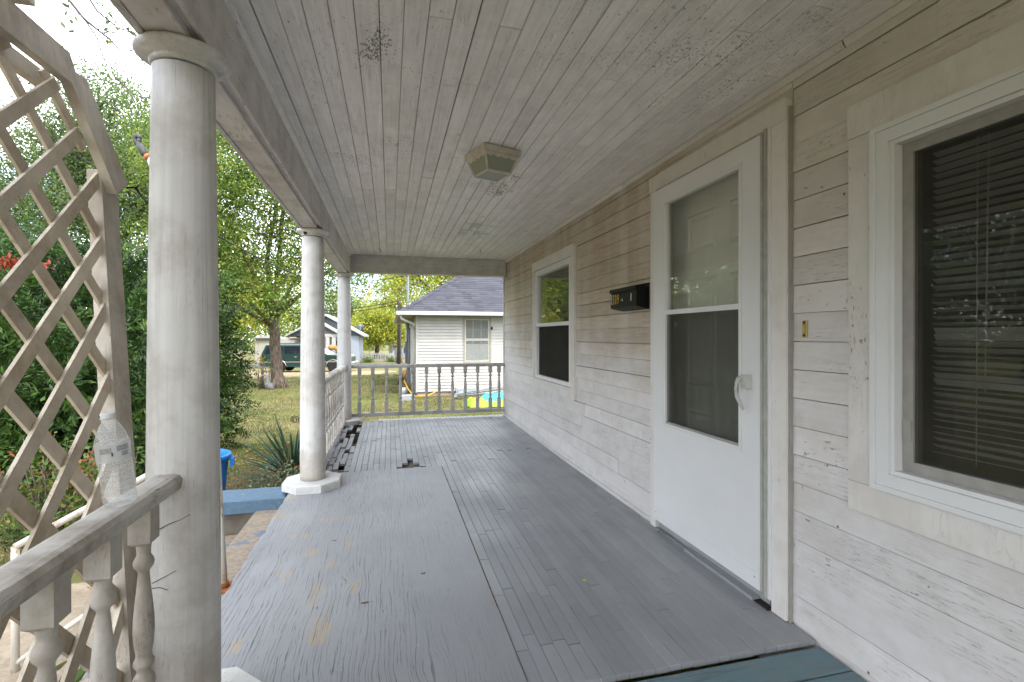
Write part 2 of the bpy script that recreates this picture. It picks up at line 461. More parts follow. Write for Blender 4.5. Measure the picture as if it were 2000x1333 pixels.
def ply():
    m = Mt('grey plywood paint', 0.45, 0.4)
    p = m.pos()
    x, y, z = m.xyz()
    wob = m.noise(1.6, m.sc(p, (1, 0.8, 1)), 3)
    ox = m.m_(wob, 0.10)
    for k in KNOTS:
        e = m.m_(ell(m, x, y, k.x, k.y, 0.055, 0.10), -1.0); e = m.m_(2.718, e, 'POWER')
        ox = m.m_(ox, m.m_(m.m_(m.m_(x, k.x, 'SUBTRACT'), e), -0.8), 'ADD')
    q = m.n('ShaderNodeVectorMath', {0: m.sc(p, (1, 0.09, 1)), 1: m.n('ShaderNodeCombineXYZ', {0: ox, 1: 0.0, 2: 0.0}).outputs[0]}, operation='ADD').outputs[0]
    def bands(scale, dist, w0):
        wv = m.n('ShaderNodeTexWave', {'Vector': q, 'Scale': scale, 'Distortion': dist, 'Detail': 3.0, 'Detail Scale': 1.6, 'Detail Roughness': 0.55}, wave_type='BANDS', bands_direction='X').outputs['Fac']
        return m.ss(wv, w0, 1.0)
    l1 = bands(15.0, 6.0, 0.92)
    l2 = bands(25.0, 7.0, 0.93)
    brk = m.ss(m.noise(34.0, m.sc(p, (1, 0.10, 1)), 4, 0.6), 0.42, 0.55)
    brk2 = m.ss(m.noise(50.0, m.sc(p, (1, 0.12, 1)), 4, 0.6), 0.45, 0.57)
    line = m.m_(m.m_(l1, brk), m.m_(l2, brk2), 'MAXIMUM')
    wear = m.ss(m.m_(x, m.m_(m.noise(1.2, p, 3), 1.6), 'ADD'), 1.5, 0.5)        # more weathered toward the open side
    line = m.m_(line, m.m_(m.ss(m.noise(3.0, m.sc(p, (1, 0.5, 1)), 4), 0.30, 0.55, 0.4, 1.0), m.ss(wear, 0, 1, 0.12, 1.0), 'MULTIPLY'))
    b = m.noise(1.3, p, 5)
    col = m.mix(m.ss(b, 0.3, 0.7), (0.290, 0.294, 0.303), (0.246, 0.251, 0.260))
    smear = m.noise(1.0, m.sc(p, (9, 2.5, 1)), 5, 0.65)
    col = m.mix(m.ss(smear, 0.5, 0.75, 0, 0.35), col, (0.20, 0.20, 0.20))
    rag = m.noise(16.0, m.sc(p, (1, 0.5, 1)), 4, 0.65)
    bare = None
    for (px, py, rx, ry) in BARE:
        c = P(px, py, Z=0)
        d = m.ss(m.m_(m.m_(ell(m, x, y, c.x, c.y, rx, ry), 0.5, 'POWER'), m.m_(rag, 2.4), 'ADD'), 1.85, 2.35, 1, 0)
        bare = d if bare is None else m.m_(bare, d, 'MAXIMUM')
    fib = m.ss(m.noise(48.0, m.sc(p, (1, 0.16, 1)), 4, 0.6), 0.40, 0.54)
    col = m.mix(m.m_(m.m_(bare, fib), 0.75), col, (0.36, 0.28, 0.185))
    col = m.mix(m.m_(line, 0.75), col, (0.07, 0.07, 0.072))
    for k in PITS:
        d = m.m_(m.m_(ell(m, x, y, k.x, k.y, 0.024, 0.012), 0.5, 'POWER'), m.m_(m.noise(60.0, p, 3), 3.0), 'ADD')
        col = m.mix(m.ss(d, 2.0, 2.4, 0.95, 0), col, (0.05, 0.035, 0.025))
    v = m.voro(5.0, m.sc(p, (1, 0.8, 0.01)))
    col = m.mix(m.ss(v, 0.012, 0.028, 0.8, 0), col, (0.07, 0.05, 0.04))
    fl = m.m_(m.ss(m.voro(8.0, m.sc(p, (1, 1, 0.01))), 0.015, 0.03, 1, 0), m.ss(m.noise(2.0, p, 2), 0.52, 0.58))
    col = m.mix(m.m_(fl, 0.8), col, (0.6, 0.58, 0.54))
    m.set('Base Color', col)
    m.bump(m.m_(m.m_(line, -1.0), m.m_(m.noise(60.0, q, 4), 0.4), 'ADD'), 0.45, 0.003)
    return m.m
M_ply = ply()

M_dark = plain('dark cavity', (0.02, 0.018, 0.016), 0.9, var=0.3)
M_rot = plain('bare grey rotten wood', (0.13, 0.10, 0.075), 0.85, var=0.45, scale=25, bump=0.4)
M_room = plain('dim room wall', (0.22, 0.165, 0.12), 0.9)
M_vinyl = plain('white vinyl', (0.665, 0.662, 0.668), 0.35, var=0.03, scale=3, spec=0.4)
M_alu = plain('grey aluminium edge', (0.36, 0.36, 0.33), 0.5, var=0.12)
M_sash = plain('dull aluminium sash', (0.30, 0.285, 0.265), 0.5, var=0.12)
M_entry = plain('white entry door paint', (0.66, 0.65, 0.60), 0.45, var=0.05, scale=4)
M_blind = plain('dusty blind slat', (0.78, 0.77, 0.72), 0.6, var=0.1)
M_black = plain('black metal paint', (0.006, 0.006, 0.006), 0.45, var=0.2, spec=0.22)
M_gold = plain('gold numeral', (0.62, 0.40, 0.05), 0.4, var=0.15)
M_silver = plain('silver numeral', (0.75, 0.73, 0.77), 0.4, var=0.15)
M_brass = plain('brass', (0.42, 0.31, 0.09), 0.4, metal=0.6, var=0.2)
M_rust = plain('rust', (0.28, 0.10, 0.03), 0.85, var=0.5, scale=60, bump=0.5)
M_lampmetal = plain('dusty white lamp metal', (0.56, 0.51, 0.45), 0.6, var=0.15)
M_concrete = plain('old concrete', (0.30, 0.265, 0.22), 0.9, var=0.35, scale=6, bump=0.35)
M_concdark = plain('damp concrete', (0.115, 0.10, 0.08), 0.9, var=0.4, scale=5, bump=0.4)
M_bark = None

def glass(name, tint=(0.9, 0.92, 0.9), refl=0.10, dirt=0.06, dirtc=(0.35, 0.33, 0.28)):
    m = Mt(name)
    nt = m.nt
    tr = m.n('ShaderNodeBsdfTransparent', {'Color': (*tint, 1)})
    gl = m.n('ShaderNodeBsdfGlossy', {'Roughness': 0.015, 'Color': (1, 1, 1, 1)})
    df = m.n('ShaderNodeBsdfDiffuse', {'Color': (*dirtc, 1)})
    fac = m.schlick(refl)
    mx = m.n('ShaderNodeMixShader', {0: fac, 1: tr.outputs[0], 2: gl.outputs[0]})
    dn = m.ss(m.noise(3.5, None, 4), 0.3, 0.75, dirt * 0.5, dirt * 1.6)
    m2 = m.n('ShaderNodeMixShader', {0: dn, 1: mx.outputs[0], 2: df.outputs[0]})
    # ripple of old glass
    b = m.n('ShaderNodeBump', {'Height': m.noise(2.2, None, 2), 'Strength': 0.12, 'Distance': 0.01})
    nt.links.new(b.outputs[0], gl.inputs['Normal'])
    nt.links.new(m2.outputs[0], m.out.inputs['Surface'])
    return m.m
M_glass = glass('window glass', (0.92, 0.93, 0.91), 0.06, 0.02)
M_doorglass = glass('storm door glass', (0.95, 0.96, 0.94), 0.06, 0.02)
def screen(op=0.24, nm='insect screen'):
    m = Mt(nm)
    tr = m.n('ShaderNodeBsdfTransparent', {'Color': (0.9, 0.9, 0.9, 1)})
    df = m.n('ShaderNodeBsdfDiffuse', {'Color': (0.05, 0.048, 0.042, 1)})
    x, y, z = m.xyz()
    mx = m.n('ShaderNodeMixShader', {0: op, 1: tr.outputs[0], 2: df.outputs[0]})
    m.nt.links.new(mx.outputs[0], m.out.inputs['Surface'])
    return m.m
M_screen = screen()
M_screen2 = screen(0.62, 'dense insect screen')
M_frost = Mt('frosted lamp glass', 0.5, 0.4, (0.29, 0.315, 0.26)).m

def leaf_mat(name, stops, trans=0.35, rough=0.5):
    m = Mt(name, rough, 0.3)
    blend = m.m_(m.m_(m.island(), 0.45), m.ss(m.noise(1.1, None, 4, 0.7), 0.30, 0.72, 0.0, 0.55), 'ADD')
    col = m.ramp(blend, stops)
    big = m.noise(0.9, None, 4, 0.65)
    k = m.ss(big, 0.32, 0.68, 0.62, 1.3)
    col = m.mix(1.0, col, m.n('ShaderNodeCombineXYZ', {0: k, 1: k, 2: k}).outputs[0], 'MULTIPLY')
    m.set('Base Color', col)
    tb = m.n('ShaderNodeBsdfTranslucent', {'Color': col})
    mx = m.n('ShaderNodeMixShader', {0: trans, 1: m.b.outputs[0], 2: tb.outputs[0]})
    m.nt.links.new(mx.outputs[0], m.out.inputs['Surface'])
    return m.m
L_maple = leaf_mat('maple leaf', [(0, (0.06, 0.115, 0.02)), (0.40, (0.11, 0.185, 0.03)), (0.64, (0.19, 0.26, 0.045)), (0.84, (0.36, 0.35, 0.06)), (1, (0.46, 0.34, 0.05))], 0.45)
L_oak = leaf_mat('oak leaf', [(0, (0.055, 0.10, 0.025)), (0.6, (0.12, 0.18, 0.06)), (0.95, (0.22, 0.26, 0.09)), (1, (0.42, 0.26, 0.06))], 0.4)
L_yew = leaf_mat('evergreen spray', [(0, (0.008, 0.022, 0.005)), (0.45, (0.022, 0.052, 0.010)), (0.7, (0.06, 0.12, 0.018)), (1, (0.13, 0.21, 0.03))], 0.25)
L_yellow = leaf_mat('yellowing leaf', [(0, (0.12, 0.19, 0.03)), (0.4, (0.26, 0.32, 0.04)), (0.75, (0.46, 0.43, 0.06)), (1, (0.58, 0.42, 0.04))], 0.45)
L_far = leaf_mat('distant leaf', [(0, (0.07, 0.12, 0.03)), (0.5, (0.15, 0.22, 0.05)), (1, (0.34, 0.36, 0.08))], 0.4)
L_red = leaf_mat('reddening leaf', [(0, (0.02, 0.05, 0.01)), (0.5, (0.07, 0.13, 0.02)), (0.64, (0.16, 0.13, 0.03)), (0.78, (0.28, 0.08, 0.03)), (1, (0.26, 0.02, 0.012))], 0.35)
L_scarlet = leaf_mat('scarlet leaf', [(0, (0.22, 0.03, 0.015)), (1, (0.36, 0.06, 0.025))], 0.4)
L_varieg = leaf_mat('cream edged leaf', [(0, (0.08, 0.13, 0.05)), (0.6, (0.25, 0.30, 0.16)), (1, (0.55, 0.56, 0.42))], 0.3)
L_brown = leaf_mat('dead leaf', [(0, (0.10, 0.05, 0.02)), (0.5, (0.26, 0.15, 0.06)), (1, (0.42, 0.28, 0.14))], 0.2)
L_grass = leaf_mat('lawn grass', [(0, (0.07, 0.11, 0.025)), (0.5, (0.145, 0.165, 0.05)), (1, (0.29, 0.24, 0.11))], 0.3)
L_yucca = Mt('yucca blade', 0.45, 0.4)
L_yucca.set('Base Color', L_yucca.mix(L_yucca.rnd(), (0.03, 0.07, 0.045), (0.06, 0.115, 0.06)))
L_yucca = L_yucca.m

def bark(name, a, b):
    m = Mt(name, 0.9, 0.2)
    p = m.pos()
    n = m.noise(1.0, m.sc(p, (22, 22, 5)), 6, 0.65)
    m.set('Base Color', m.mix(m.ss(n, 0.35, 0.65), a, b))
    m.bump(n, 0.8, 0.03)
    return m.m
M_bark = bark('maple bark', (0.06, 0.045, 0.035), (0.19, 0.15, 0.12))
M_twig = bark('grey twig bark', (0.05, 0.04, 0.035), (0.13, 0.11, 0.09))
# ------------------------------------------------------------------ ground
def ground_mat():
    m = Mt('lawn soil', 0.95, 0.1)
    p = m.pos()
    a = m.noise(0.35, p, 5, 0.6); b = m.noise(6.0, p, 6, 0.7); c = m.noise(40.0, p, 4, 0.7)
    col = m.mix(m.ss(m.m_(a, m.m_(b, 0.5), 'ADD'), 0.6, 0.95), (0.135, 0.14, 0.048), (0.26, 0.20, 0.11))
    col = m.mix(m.ss(c, 0.35, 0.7, 0, 0.6), col, (0.075, 0.095, 0.03))
    m.set('Base Color', col); m.bump(m.m_(b, c, 'ADD'), 0.6, 0.04)
    return m.m
def dirt_mat(name, a_, b_, sc=5.0):
    m = Mt(name, 0.95, 0.1)
    a = m.noise(sc, None, 6, 0.7); b = m.noise(sc * 9, None, 4, 0.7)
    m.set('Base Color', m.mix(m.ss(m.m_(a, m.m_(b, 0.5), 'ADD'), 0.55, 0.95), a_, b_)); m.bump(b, 0.5, 0.02)
    return m.m

xs = sorted(set([-220, -150, -100, -70, -50] + list(range(-40, 41, 4)) + [50, 70, 100, 150, 220]))
ys = sorted(set([-60, -30, -15] + list(range(-8, 62, 4)) + [60, 75, 100, 140, 200, 300]))
gm = MB()
gv = [(x, y, G(x, y)) for y in ys for x in xs]
gf = [(j * len(xs) + i, j * len(xs) + i + 1, (j + 1) * len(xs) + i + 1, (j + 1) * len(xs) + i) for j in range(len(ys) - 1) for i in range(len(xs) - 1)]
gm.add(gv, gf)
tag(obj('ground', gm, ground_mat(), at=(0, 0, 0)), 'patchy lawn with bare spots around the house', None, kind='structure')

def sheet(name, poly, dz, mat, step=None):
    mb = MB()
    mb.add([(x, y, G(x, y) + dz) for x, y in poly], [tuple(range(len(poly)))])
    o = obj(name, mb, mat, at=(0, 0, 0)); o['kind'] = 'structure'; return o
rr = random.Random(5)
def blob(cx, cy, rx, ry, n=28, j=0.12):
    return [(cx + rx * math.cos(2 * math.pi * k / n) * (1 + rr.uniform(-j, j)), cy + ry * math.sin(2 * math.pi * k / n) * (1 + rr.uniform(-j, j))) for k in range(n)]
sheet('driveway', blob(-9.5, 31.5, 9.6, 4.6), 0.02, dirt_mat('bare sandy drive', (0.36, 0.27, 0.17), (0.24, 0.19, 0.11), 1.2))
sheet('road', [(-120, 41), (60, 41), (60, 47.5), (-120, 47.5)], 0.025, dirt_mat('asphalt', (0.06, 0.06, 0.062), (0.09, 0.088, 0.085), 4))
sheet('path', [(-9, 2.25), (-1.62, 2.25), (-1.62, 3.95), (-9, 3.95)], 0.03, dirt_mat('walkway concrete', (0.34, 0.28, 0.21), (0.22, 0.18, 0.13), 3))
sheet('planting_bed', [(-4.2, -1.5), (-0.78, -1.5), (-0.78, 2.2), (-4.2, 2.2)], 0.012, dirt_mat('mulch', (0.16, 0.10, 0.06), (0.07, 0.05, 0.03), 9))
sheet('flower_bed', [(-2.1, 4.4), (-0.74, 4.4), (-0.74, 7.3), (-1.9, 7.3)], 0.012, dirt_mat('bed soil', (0.15, 0.10, 0.06), (0.08, 0.06, 0.035), 9))

# ------------------------------------------------------------------ the house with its porch
W, CEIL, END = 1.668, 2.317, 7.12
BX = -0.60                       # line of the columns
house = empty('house', (1.7, 3.0, -0.55), 'old white clapboard house seen from its long front porch', 'house')
rg = random.Random(11)

# openings in the wall: (y0, y1, z0, z1)
WIN_FAR = (4.30, 5.44, 0.73, 1.955)
DOOR = (1.81, 2.77, 0.03, 2.125)
WIN_NEAR = (0.32, 1.33, 0.72, 1.885)
OPEN = [WIN_NEAR, DOOR, WIN_FAR]
wb = MB()
def wall_fill(y0, y1, z0, z1):
    if y1 - y0 > 0.001 and z1 - z0 > 0.001: wb.box(W + 0.0205, W + 0.11, y0, y1, z0, z1)
ycut = -6.0
for (a, b, c, d) in OPEN:
    wall_fill(ycut, a, -0.3, 2.6); wall_fill(a, b, -0.3, c); wall_fill(a, b, d, 2.6); ycut = b
wall_fill(ycut, END, -0.3, 2.6)
siding = obj('wall', wb, M_wall, house)
# the rest of the body
ob = MB()
ob.box(7.4, 7.5, -6, END, -0.6, 2.6); ob.box(W + 0.11, 7.4, -6, -5.9, -0.6, 2.6); ob.box(W + 0.11, 7.4, END - 0.1, END, -0.6, 2.6)
obj('outer_wall', ob, M_wall, house)
ib = MB()
ib.box(W + 0.115, 7.3, -5.8, 7.0, -0.02, 0.0); ib.box(W + 0.115, 7.3, -5.8, 7.0, 2.45, 2.5); ib.box(4.2, 4.25, -5.8, 7.0, 0.0, 2.45)
ib.box(W + 0.115, 4.2, 1.52, 1.56, 0, 2.45); ib.box(W + 0.115, 4.2, 3.2, 3.24, 0, 2.45)
obj('interior_wall', ib, M_room, house)
rf = MB()
rf.prism([(-0.84, 2.36), (1.9, 2.36), (1.9, 2.95), (-0.84, 2.50)], 'y', -5.2, END + 0.45)
rf.prism([(1.5, 2.62), (7.9, 2.62), (4.7, 4.7)], 'y', -6.4, END + 0.45)
obj('roof', rf, plain('dark roof shingle', (0.05, 0.05, 0.055), 0.9), house)

# clapboards
def clap(y0, y1, z0, expo, tilt=0.0):
    h = expo + 0.012
    t = rg.uniform(0.010, 0.014)
    g_ = rg.uniform(0.0012, 0.0019); h = expo
    poly = [(W + 0.018, z0 + g_), (W - t, z0 + g_), (W - t + 0.0025, z0 + h - g_), (W + 0.018, z0 + h - g_)]
    mb = MB(); mb.prism(poly, 'y', y0, y1)
    c = Vector(((W), (y0 + y1) / 2, z0))
    if tilt:
        Mx = Matrix.Translation(c) @ Matrix.Rotation(tilt, 4, 'X') @ Matrix.Translation(-c)
        mb.v = [tuple(Mx @ Vector(p)) for p in mb.v]
    obj('clapboard', mb, M_wall, siding)
def clap_zone(ya, yb, expo, off, cuts):
    k = 0
    while True:
        z0 = off + k * expo
        if z0 > CEIL: break
        k += 1
        h = expo
        if z0 + h < 0: continue
        spans = [(ya, yb)]
        for (a, b, c, d, ca, cb) in cuts:
            if z0 + h > c and z0 < d:
                ns = []
                for (s, e) in spans:
                    if cb <= s or ca >= e: ns.append((s, e)); continue
                    if ca - s > 0.02: ns.append((s, ca))
                    if e - cb > 0.02: ns.append((cb, e))
                spans = ns
        for (s, e) in spans:
            # long runs carry a butt joint now and then
            pts = [s]
            if e - s > 1.6:
                for _ in range(1 if rg.random() < 0.7 else 2):
                    pts.append(rg.uniform(s + 0.5, e - 0.5))
            pts = sorted(pts) + [e]
            for i in range(len(pts) - 1):
                if pts[i + 1] - pts[i] < 0.05: continue
                clap(pts[i] + 0.0008, pts[i + 1] - 0.0008, z0 + rg.uniform(-0.0015, 0.0015), expo, rg.uniform(-0.0008, 0.0008))
cut_far = (*WIN_FAR, 4.21, 5.53)
cut_door = (DOOR[0], DOOR[1], -0.1, DOOR[3], 1.745, 2.83)
cut_near = (*WIN_NEAR, 0.24, 1.405)
clap_zone(2.80, END - 0.03, 0.1085, -0.035, [cut_far])
clap_zone(-5.9, 1.72, 0.1185, -0.115, [cut_near])
# above the door
for z0 in (2.165, 2.262): clap(1.722, 2.798, z0, 0.10)
cbm = MB(); cbm.box(W - 0.022, W + 0.1, END - 0.028, END + 0.012, -0.35, 2.32)
obj('corner_board', cbm, M_trim, house)
# crown strip under the ceiling, in three lengths with open joints
for (a, b) in ((-5.0, 1.462), (1.470, 3.25), (3.256, END - 0.16)):
    mb = MB(); mb.prism([(W, CEIL - 0.003), (W - 0.034, CEIL - 0.003), (W - 0.032, CEIL - 0.012), (W - 0.022, CEIL - 0.028), (W, CEIL - 0.032)], 'y', a, b)
    obj('crown_moulding', mb, M_trim, house)
# base strip
mb = MB(); mb.box(W - 0.026, W + 0.003, 2.85, END - 0.03, -0.02, 0.028); obj('base_strip', mb, M_wall, house)

# ceiling boards
cb = MB(); cb.box(-0.53, W, -5.1, END - 0.09, CEIL + 0.016, CEIL + 0.035)
ceiling = obj('porch_ceiling', cb, M_dark, house)
CW = 0.0832
x = -0.535
row = 0
while x < W - 0.03:
    x1 = min(x + CW, W - 0.004)
    y = -2.6 + rg.uniform(0, 2.0)
    ys_ = [-4.2]
    while y < END - 0.4:
        ys_.append(y); y += rg.choice((1.22, 1.83, 2.44, 2.44, 3.05)) + rg.uniform(-0.1, 0.1)
    ys_.append(END - 0.095)
    gap = rg.choice((0.0012, 0.0016, 0.002, 0.003, 0.0042))
    for i in range(len(ys_) - 1):
        mb = MB(); dz = rg.uniform(0, 0.0035)
        mb.cbox(x + gap, x1 - 0.0006, ys_[i] + 0.0012, ys_[i + 1] - 0.0012, CEIL + dz, CEIL + 0.015, 0.0022, top=False)
        obj('ceiling_board', mb, M_ceil, ceiling)
    x += CW; row += 1

# front beam with its trims, end beam
mb = MB(); mb.box(BX - 0.062, BX + 0.062, -5, END - 0.0, 2.082, CEIL + 0.03)
beam = obj('front_beam', mb, M_beam, house)
for (a, b) in ((-4.5, 2.35), (2.353, 6.0), (6.004, END - 0.002)):
    mb = MB(); mb.cbox(BX - 0.0625, BX + 0.044, a, b, 2.060, 2.081, 0.003, top=False); obj('soffit_board', mb, M_beam, beam)
for (a, b) in ((-4.5, 3.15), (3.153, END - 0.002)):
    mb = MB(); mb.cbox(BX - 0.085, BX - 0.0632, a, b, 2.053, 2.27, 0.004, top=False); obj('fascia_board', mb, M_beam, beam)
for (a, b) in ((-4.5, 4.4), (4.404, 6.55), (6.556, END - 0.16)):
    mb = MB(); mb.cbox(BX + 0.0625, BX + 0.078, a, b, 2.074, CEIL - 0.001, 0.003, top=False); obj('face_board', mb, M_beam, beam)
mb = MB(); mb.prism([(BX + 0.0785, CEIL - 0.001), (BX + 0.10, CEIL - 0.001), (BX + 0.097, CEIL - 0.012), (BX + 0.0785, CEIL - 0.024)], 'y', -4.5, END - 0.16); obj('cove_strip', mb, M_ceil, beam)
mb = MB(); mb.box(BX + 0.079, W - 0.018, END - 0.155, END - 0.03, 2.095, CEIL + 0.03)
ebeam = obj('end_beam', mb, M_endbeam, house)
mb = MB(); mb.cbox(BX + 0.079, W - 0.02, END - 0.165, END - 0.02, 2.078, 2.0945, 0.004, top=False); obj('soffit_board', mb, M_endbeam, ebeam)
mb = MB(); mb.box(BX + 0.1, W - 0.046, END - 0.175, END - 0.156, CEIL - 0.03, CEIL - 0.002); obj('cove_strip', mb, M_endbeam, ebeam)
# nails and hooks left in the ceiling
for (px, py) in ((938, 487), (742, 485)):
    q = P(px, py, Z=CEIL)
    hk = MB(); hk.tube([(q.x, q.y, CEIL + 0.004), (q.x, q.y, CEIL - 0.035), (q.x + 0.012, q.y, CEIL - 0.045), (q.x + 0.018, q.y, CEIL - 0.033)], 0.0025, 6)
    obj('ceiling_hook', hk, M_black, ceiling)

# columns
def column(cx, cy, zb, plinth_turn):
    prof = [(0.094, zb), (0.0965, zb + 0.05)]
    H = 2.06
    for k in range(1, 13):
        t = k / 12
        prof.append((0.0965 - 0.016 * t ** 1.7, zb + 0.05 + (H - 0.06 - zb - 0.05) * t))
    mb = MB(); mb.lathe(prof, 40, (cx, cy, 0))
    c = obj('column', mb, M_col, house)
    cp = MB(); cp.lathe([(0.080, 2.006), (0.087, 2.012), (0.088, 2.018), (0.085, 2.022), (0.112, 2.030), (0.123, 2.038), (0.125, 2.046), (0.120, 2.055), (0.112, 2.0595)], 40, (cx, cy, 0))
    obj('capital', cp, M_col, c)
    pl = MB(); r = 0.232
    pts = [(cx + r * math.cos(plinth_turn + k * math.pi / 4), cy + r * math.sin(plinth_turn + k * math.pi / 4)) for k in range(8)]
    vs = [(a, b, zb - 0.062) for a, b in pts] + [(a, b, zb - 0.008) for a, b in pts] + [(cx + (a - cx) * 0.965, cy + (b - cy) * 0.965, zb - 0.0005) for a, b in pts]
    fs = [tuple(range(8))[::-1], tuple(range(16, 24))] + [(k + i, k + (i + 1) % 8, k + 8 + (i + 1) % 8, k + 8 + i) for k in (0, 8) for i in range(8)]
    pl.add(vs, fs)
    obj('plinth', pl, M_plinth, c)
    return c
COLS = [(BX, 1.665), (BX, 4.20), (BX, 6.98)]
column(*COLS[0], 0.068, math.pi / 8)
c2 = column(*COLS[1], 0.068, math.pi / 8)
column(*COLS[2], 0.085, math.pi / 8)
kn = MB(); q = P(596, 455, Y=4.11); kn.lathe([(0.014, 0), (0.013, 0.012)], 10, (0, 0, 0), Matrix.Translation((q.x, 4.2 - 0.083, q.z)) @ Matrix.Rotation(R(90), 4, 'X')); obj('rot_hole', kn, M_dark, c2)
tw = MB()                                                             # thin twig caught on the near column
a = math.radians(-72)
def oncol(px, py, r=0.0972):
    best = None
    for k in range(200):
        t = -math.pi + k * math.pi / 100
        p = Vector((BX + r * math.cos(t), 1.665 + r * math.sin(t), 0))
        if (p - Vector((BX, 1.665, 0))).dot(-p) < 0: continue
        dpx = 1000 + FPX * (p.x * CY - p.y * SY) / (p.x * SY + p.y * CY)
        if best is None or abs(dpx - px) < best[0]: best = (abs(dpx - px), p)
    p = best[1]; d = p.x * SY + p.y * CY
    return Vector((p.x, p.y, EYE - (py - HORIZON) / FPX * d))
for line in ([(308, 1036), (330, 1024), (352, 1016), (372, 1005)], [(297, 1140), (320, 1128), (345, 1115)], [(297, 1150), (312, 1148), (328, 1153)]):
    tw = MB(); tw.tube([oncol(*p) for p in line], [0.0012, 0.001, 0.0008, 0.0006][:len(line)], 5)
    tag(obj('twig', tw, M_twig, None), {1036: 'upper', 1140: 'middle', 1150: 'lowest short'}[line[0][1]] + ' thin dark twig caught on the nearest porch column', 'twig', 'twigs on the near column')

# ------------------------------------------------------------------ railings
def baluster_mb(H, w, seg=14):
    mb = MB(); h = w / 2
    zb, zt = 0.27 * H, 0.855 * H
    mb.cbox(-h, h, -h, h, 0, zb, h * 0.35)
    mb.cbox(-h, h, -h, h, zt, H, h * 0.35, top=False)
    r = h
    f = [(0.255, .62), (0.285, .60), (0.30, .95), (0.325, 1.0), (0.345, .9), (0.36, .62), (0.375, .60), (0.39, .88), (0.405, .92), (0.42, .72), (0.435, .68), (0.47, .84), (0.52, .93), (0.57, .90), (0.64, .74), (0.70, .58), (0.745, .48), (0.755, .55), (0.77, .85), (0.785, .92), (0.80, .82), (0.815, .6), (0.83, .62), (0.87, .7)]
    mb.lathe([(k * r, t * H) for t, k in f], seg, cap=False)
    return mb
def railing(name, ends, zt, zb, spots, mt, mb_, along, wtop=0.075):
    """top rail is the part itself; bottom rail and balusters are its pieces"""
    (x0, y0), (x1, y1) = ends
    prof = [(-wtop / 2, -0.016), (-wtop / 2 + 0.004, -0.042), (-0.022, -0.048), (0.022, -0.048), (wtop / 2 - 0.004, -0.042), (wtop / 2, -0.016), (wtop / 2 - 0.008, -0.004), (wtop * 0.25, 0.0), (-wtop * 0.25, 0.0), (-wtop / 2 + 0.008, -0.004)]
    t = MB()
    if along == 'y': t.prism([(x0 + a, zt + b) for a, b in prof], 'y', y0, y1)
    else: t.prism([(y0 + a, zt + b) for a, b in prof], 'x', x0, x1)
    r = obj('railing', t, mt, house)
    b = MB()
    if along == 'y': b.cbox(x0 - 0.028, x0 + 0.028, y0, y1, zb, zb + 0.05, 0.006)
    else: b.cbox(x0, x1, y0 - 0.026, y0 + 0.026, zb, zb + 0.05, 0.006)
    obj('bottom_rail', b, mt, r)
    src = None
    for s in spots:
        at = (x0, s, zb + 0.05) if along == 'y' else (s, y0, zb + 0.05)
        if src is None:
            bm_ = baluster_mb(zt - 0.047 - zb - 0.05, 0.05)
            bm_.v = [(a + at[0], c + at[1], d + at[2]) for a, c, d in bm_.v]
            src = obj('baluster', bm_, mb_, r, at)
        else:
            share(src, r, at, 'baluster')
    return r
railing('railing', ((BX - 0.012, -1.2), (BX - 0.012, 1.60)), 0.822, 0.06, [1.445 - 0.183 * k for k in range(9)], M_rail, M_bal, 'y', 0.082)
railing('railing', ((BX, 4.29), (BX, 6.90)), 0.822, 0.05, [4.42 + 0.19 * k for k in range(13)], M_rail, M_bal, 'y', 0.085)
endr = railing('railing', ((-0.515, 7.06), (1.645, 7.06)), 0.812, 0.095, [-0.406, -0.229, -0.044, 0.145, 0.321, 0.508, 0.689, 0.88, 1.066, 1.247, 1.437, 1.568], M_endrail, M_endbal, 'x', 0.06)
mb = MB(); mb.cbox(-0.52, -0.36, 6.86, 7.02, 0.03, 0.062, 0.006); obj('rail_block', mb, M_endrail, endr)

# ------------------------------------------------------------------ porch floor
def fz(y): return 0.0 if y < 4.6 else 0.012 * (y - 4.6)
PX0, PX1, PY1 = -0.756, 0.463, 4.555
fb = MB(); fb.box(0.47, W - 0.003, 1.66, 4.6, -0.07, -0.03)
fb.box(0.0, W - 0.003, 4.6, END + 0.06, -0.09, -0.03)
fb.box(-0.42, 0.0, 5.5, 6.2, -0.14, -0.10)
for k in range(5): fb.box(-0.74, 0.0, 4.72 + k * 0.56, 4.765 + k * 0.56, -0.17, -0.03)       # joists under the rotten corner
fb.box(-0.75, 0.0, 4.56, END + 0.05, -0.45, -0.40)
fb.box(-0.76, -0.72, -1.5, END + 0.06, -0.16, -0.024)
fb.box(-0.76, W, END + 0.02, END + 0.06, -0.2, -0.03)
pfloor = obj('porch_floor', fb, M_rot, house)
sk = MB(); sk.box(-0.745, -0.70, -1.5, END + 0.05, -0.75, -0.165); obj('porch_skirt', sk, M_concdark, house)

BW = 0.0525
HOLES = [(0.10, 0.155, 4.57, 4.76), (0.06, 0.102, 4.57, 4.64), (0.205, 0.255, 4.60, 4.74), (0.155, 0.207, 4.57, 4.92), (0.255, 0.31, 4.57, 4.62)]
def fboard(x0, x1, y0, y1, dz=0.0, rot=0.0, tilt=0.0, mat=None, name='floor_board'):
    mb = MB()
    z = fz((y0 + y1) / 2) + dz
    mb.cbox(x0, x1, y0, y1, z - 0.022, z, 0.0016)
    c = Vector(((x0 + x1) / 2, (y0 + y1) / 2, z))
    slope = 0.012 if (y0 + y1) / 2 > 4.6 else 0.0
    Mx = Matrix.Translation(c) @ Matrix.Rotation(rot, 4, 'Z') @ Matrix.Rotation(slope + tilt, 4, 'X') @ Matrix.Translation(-c)
    mb.v = [tuple(Mx @ Vector(p)) for p in mb.v]
    return obj(name, mb, mat or M_floor, pfloor)
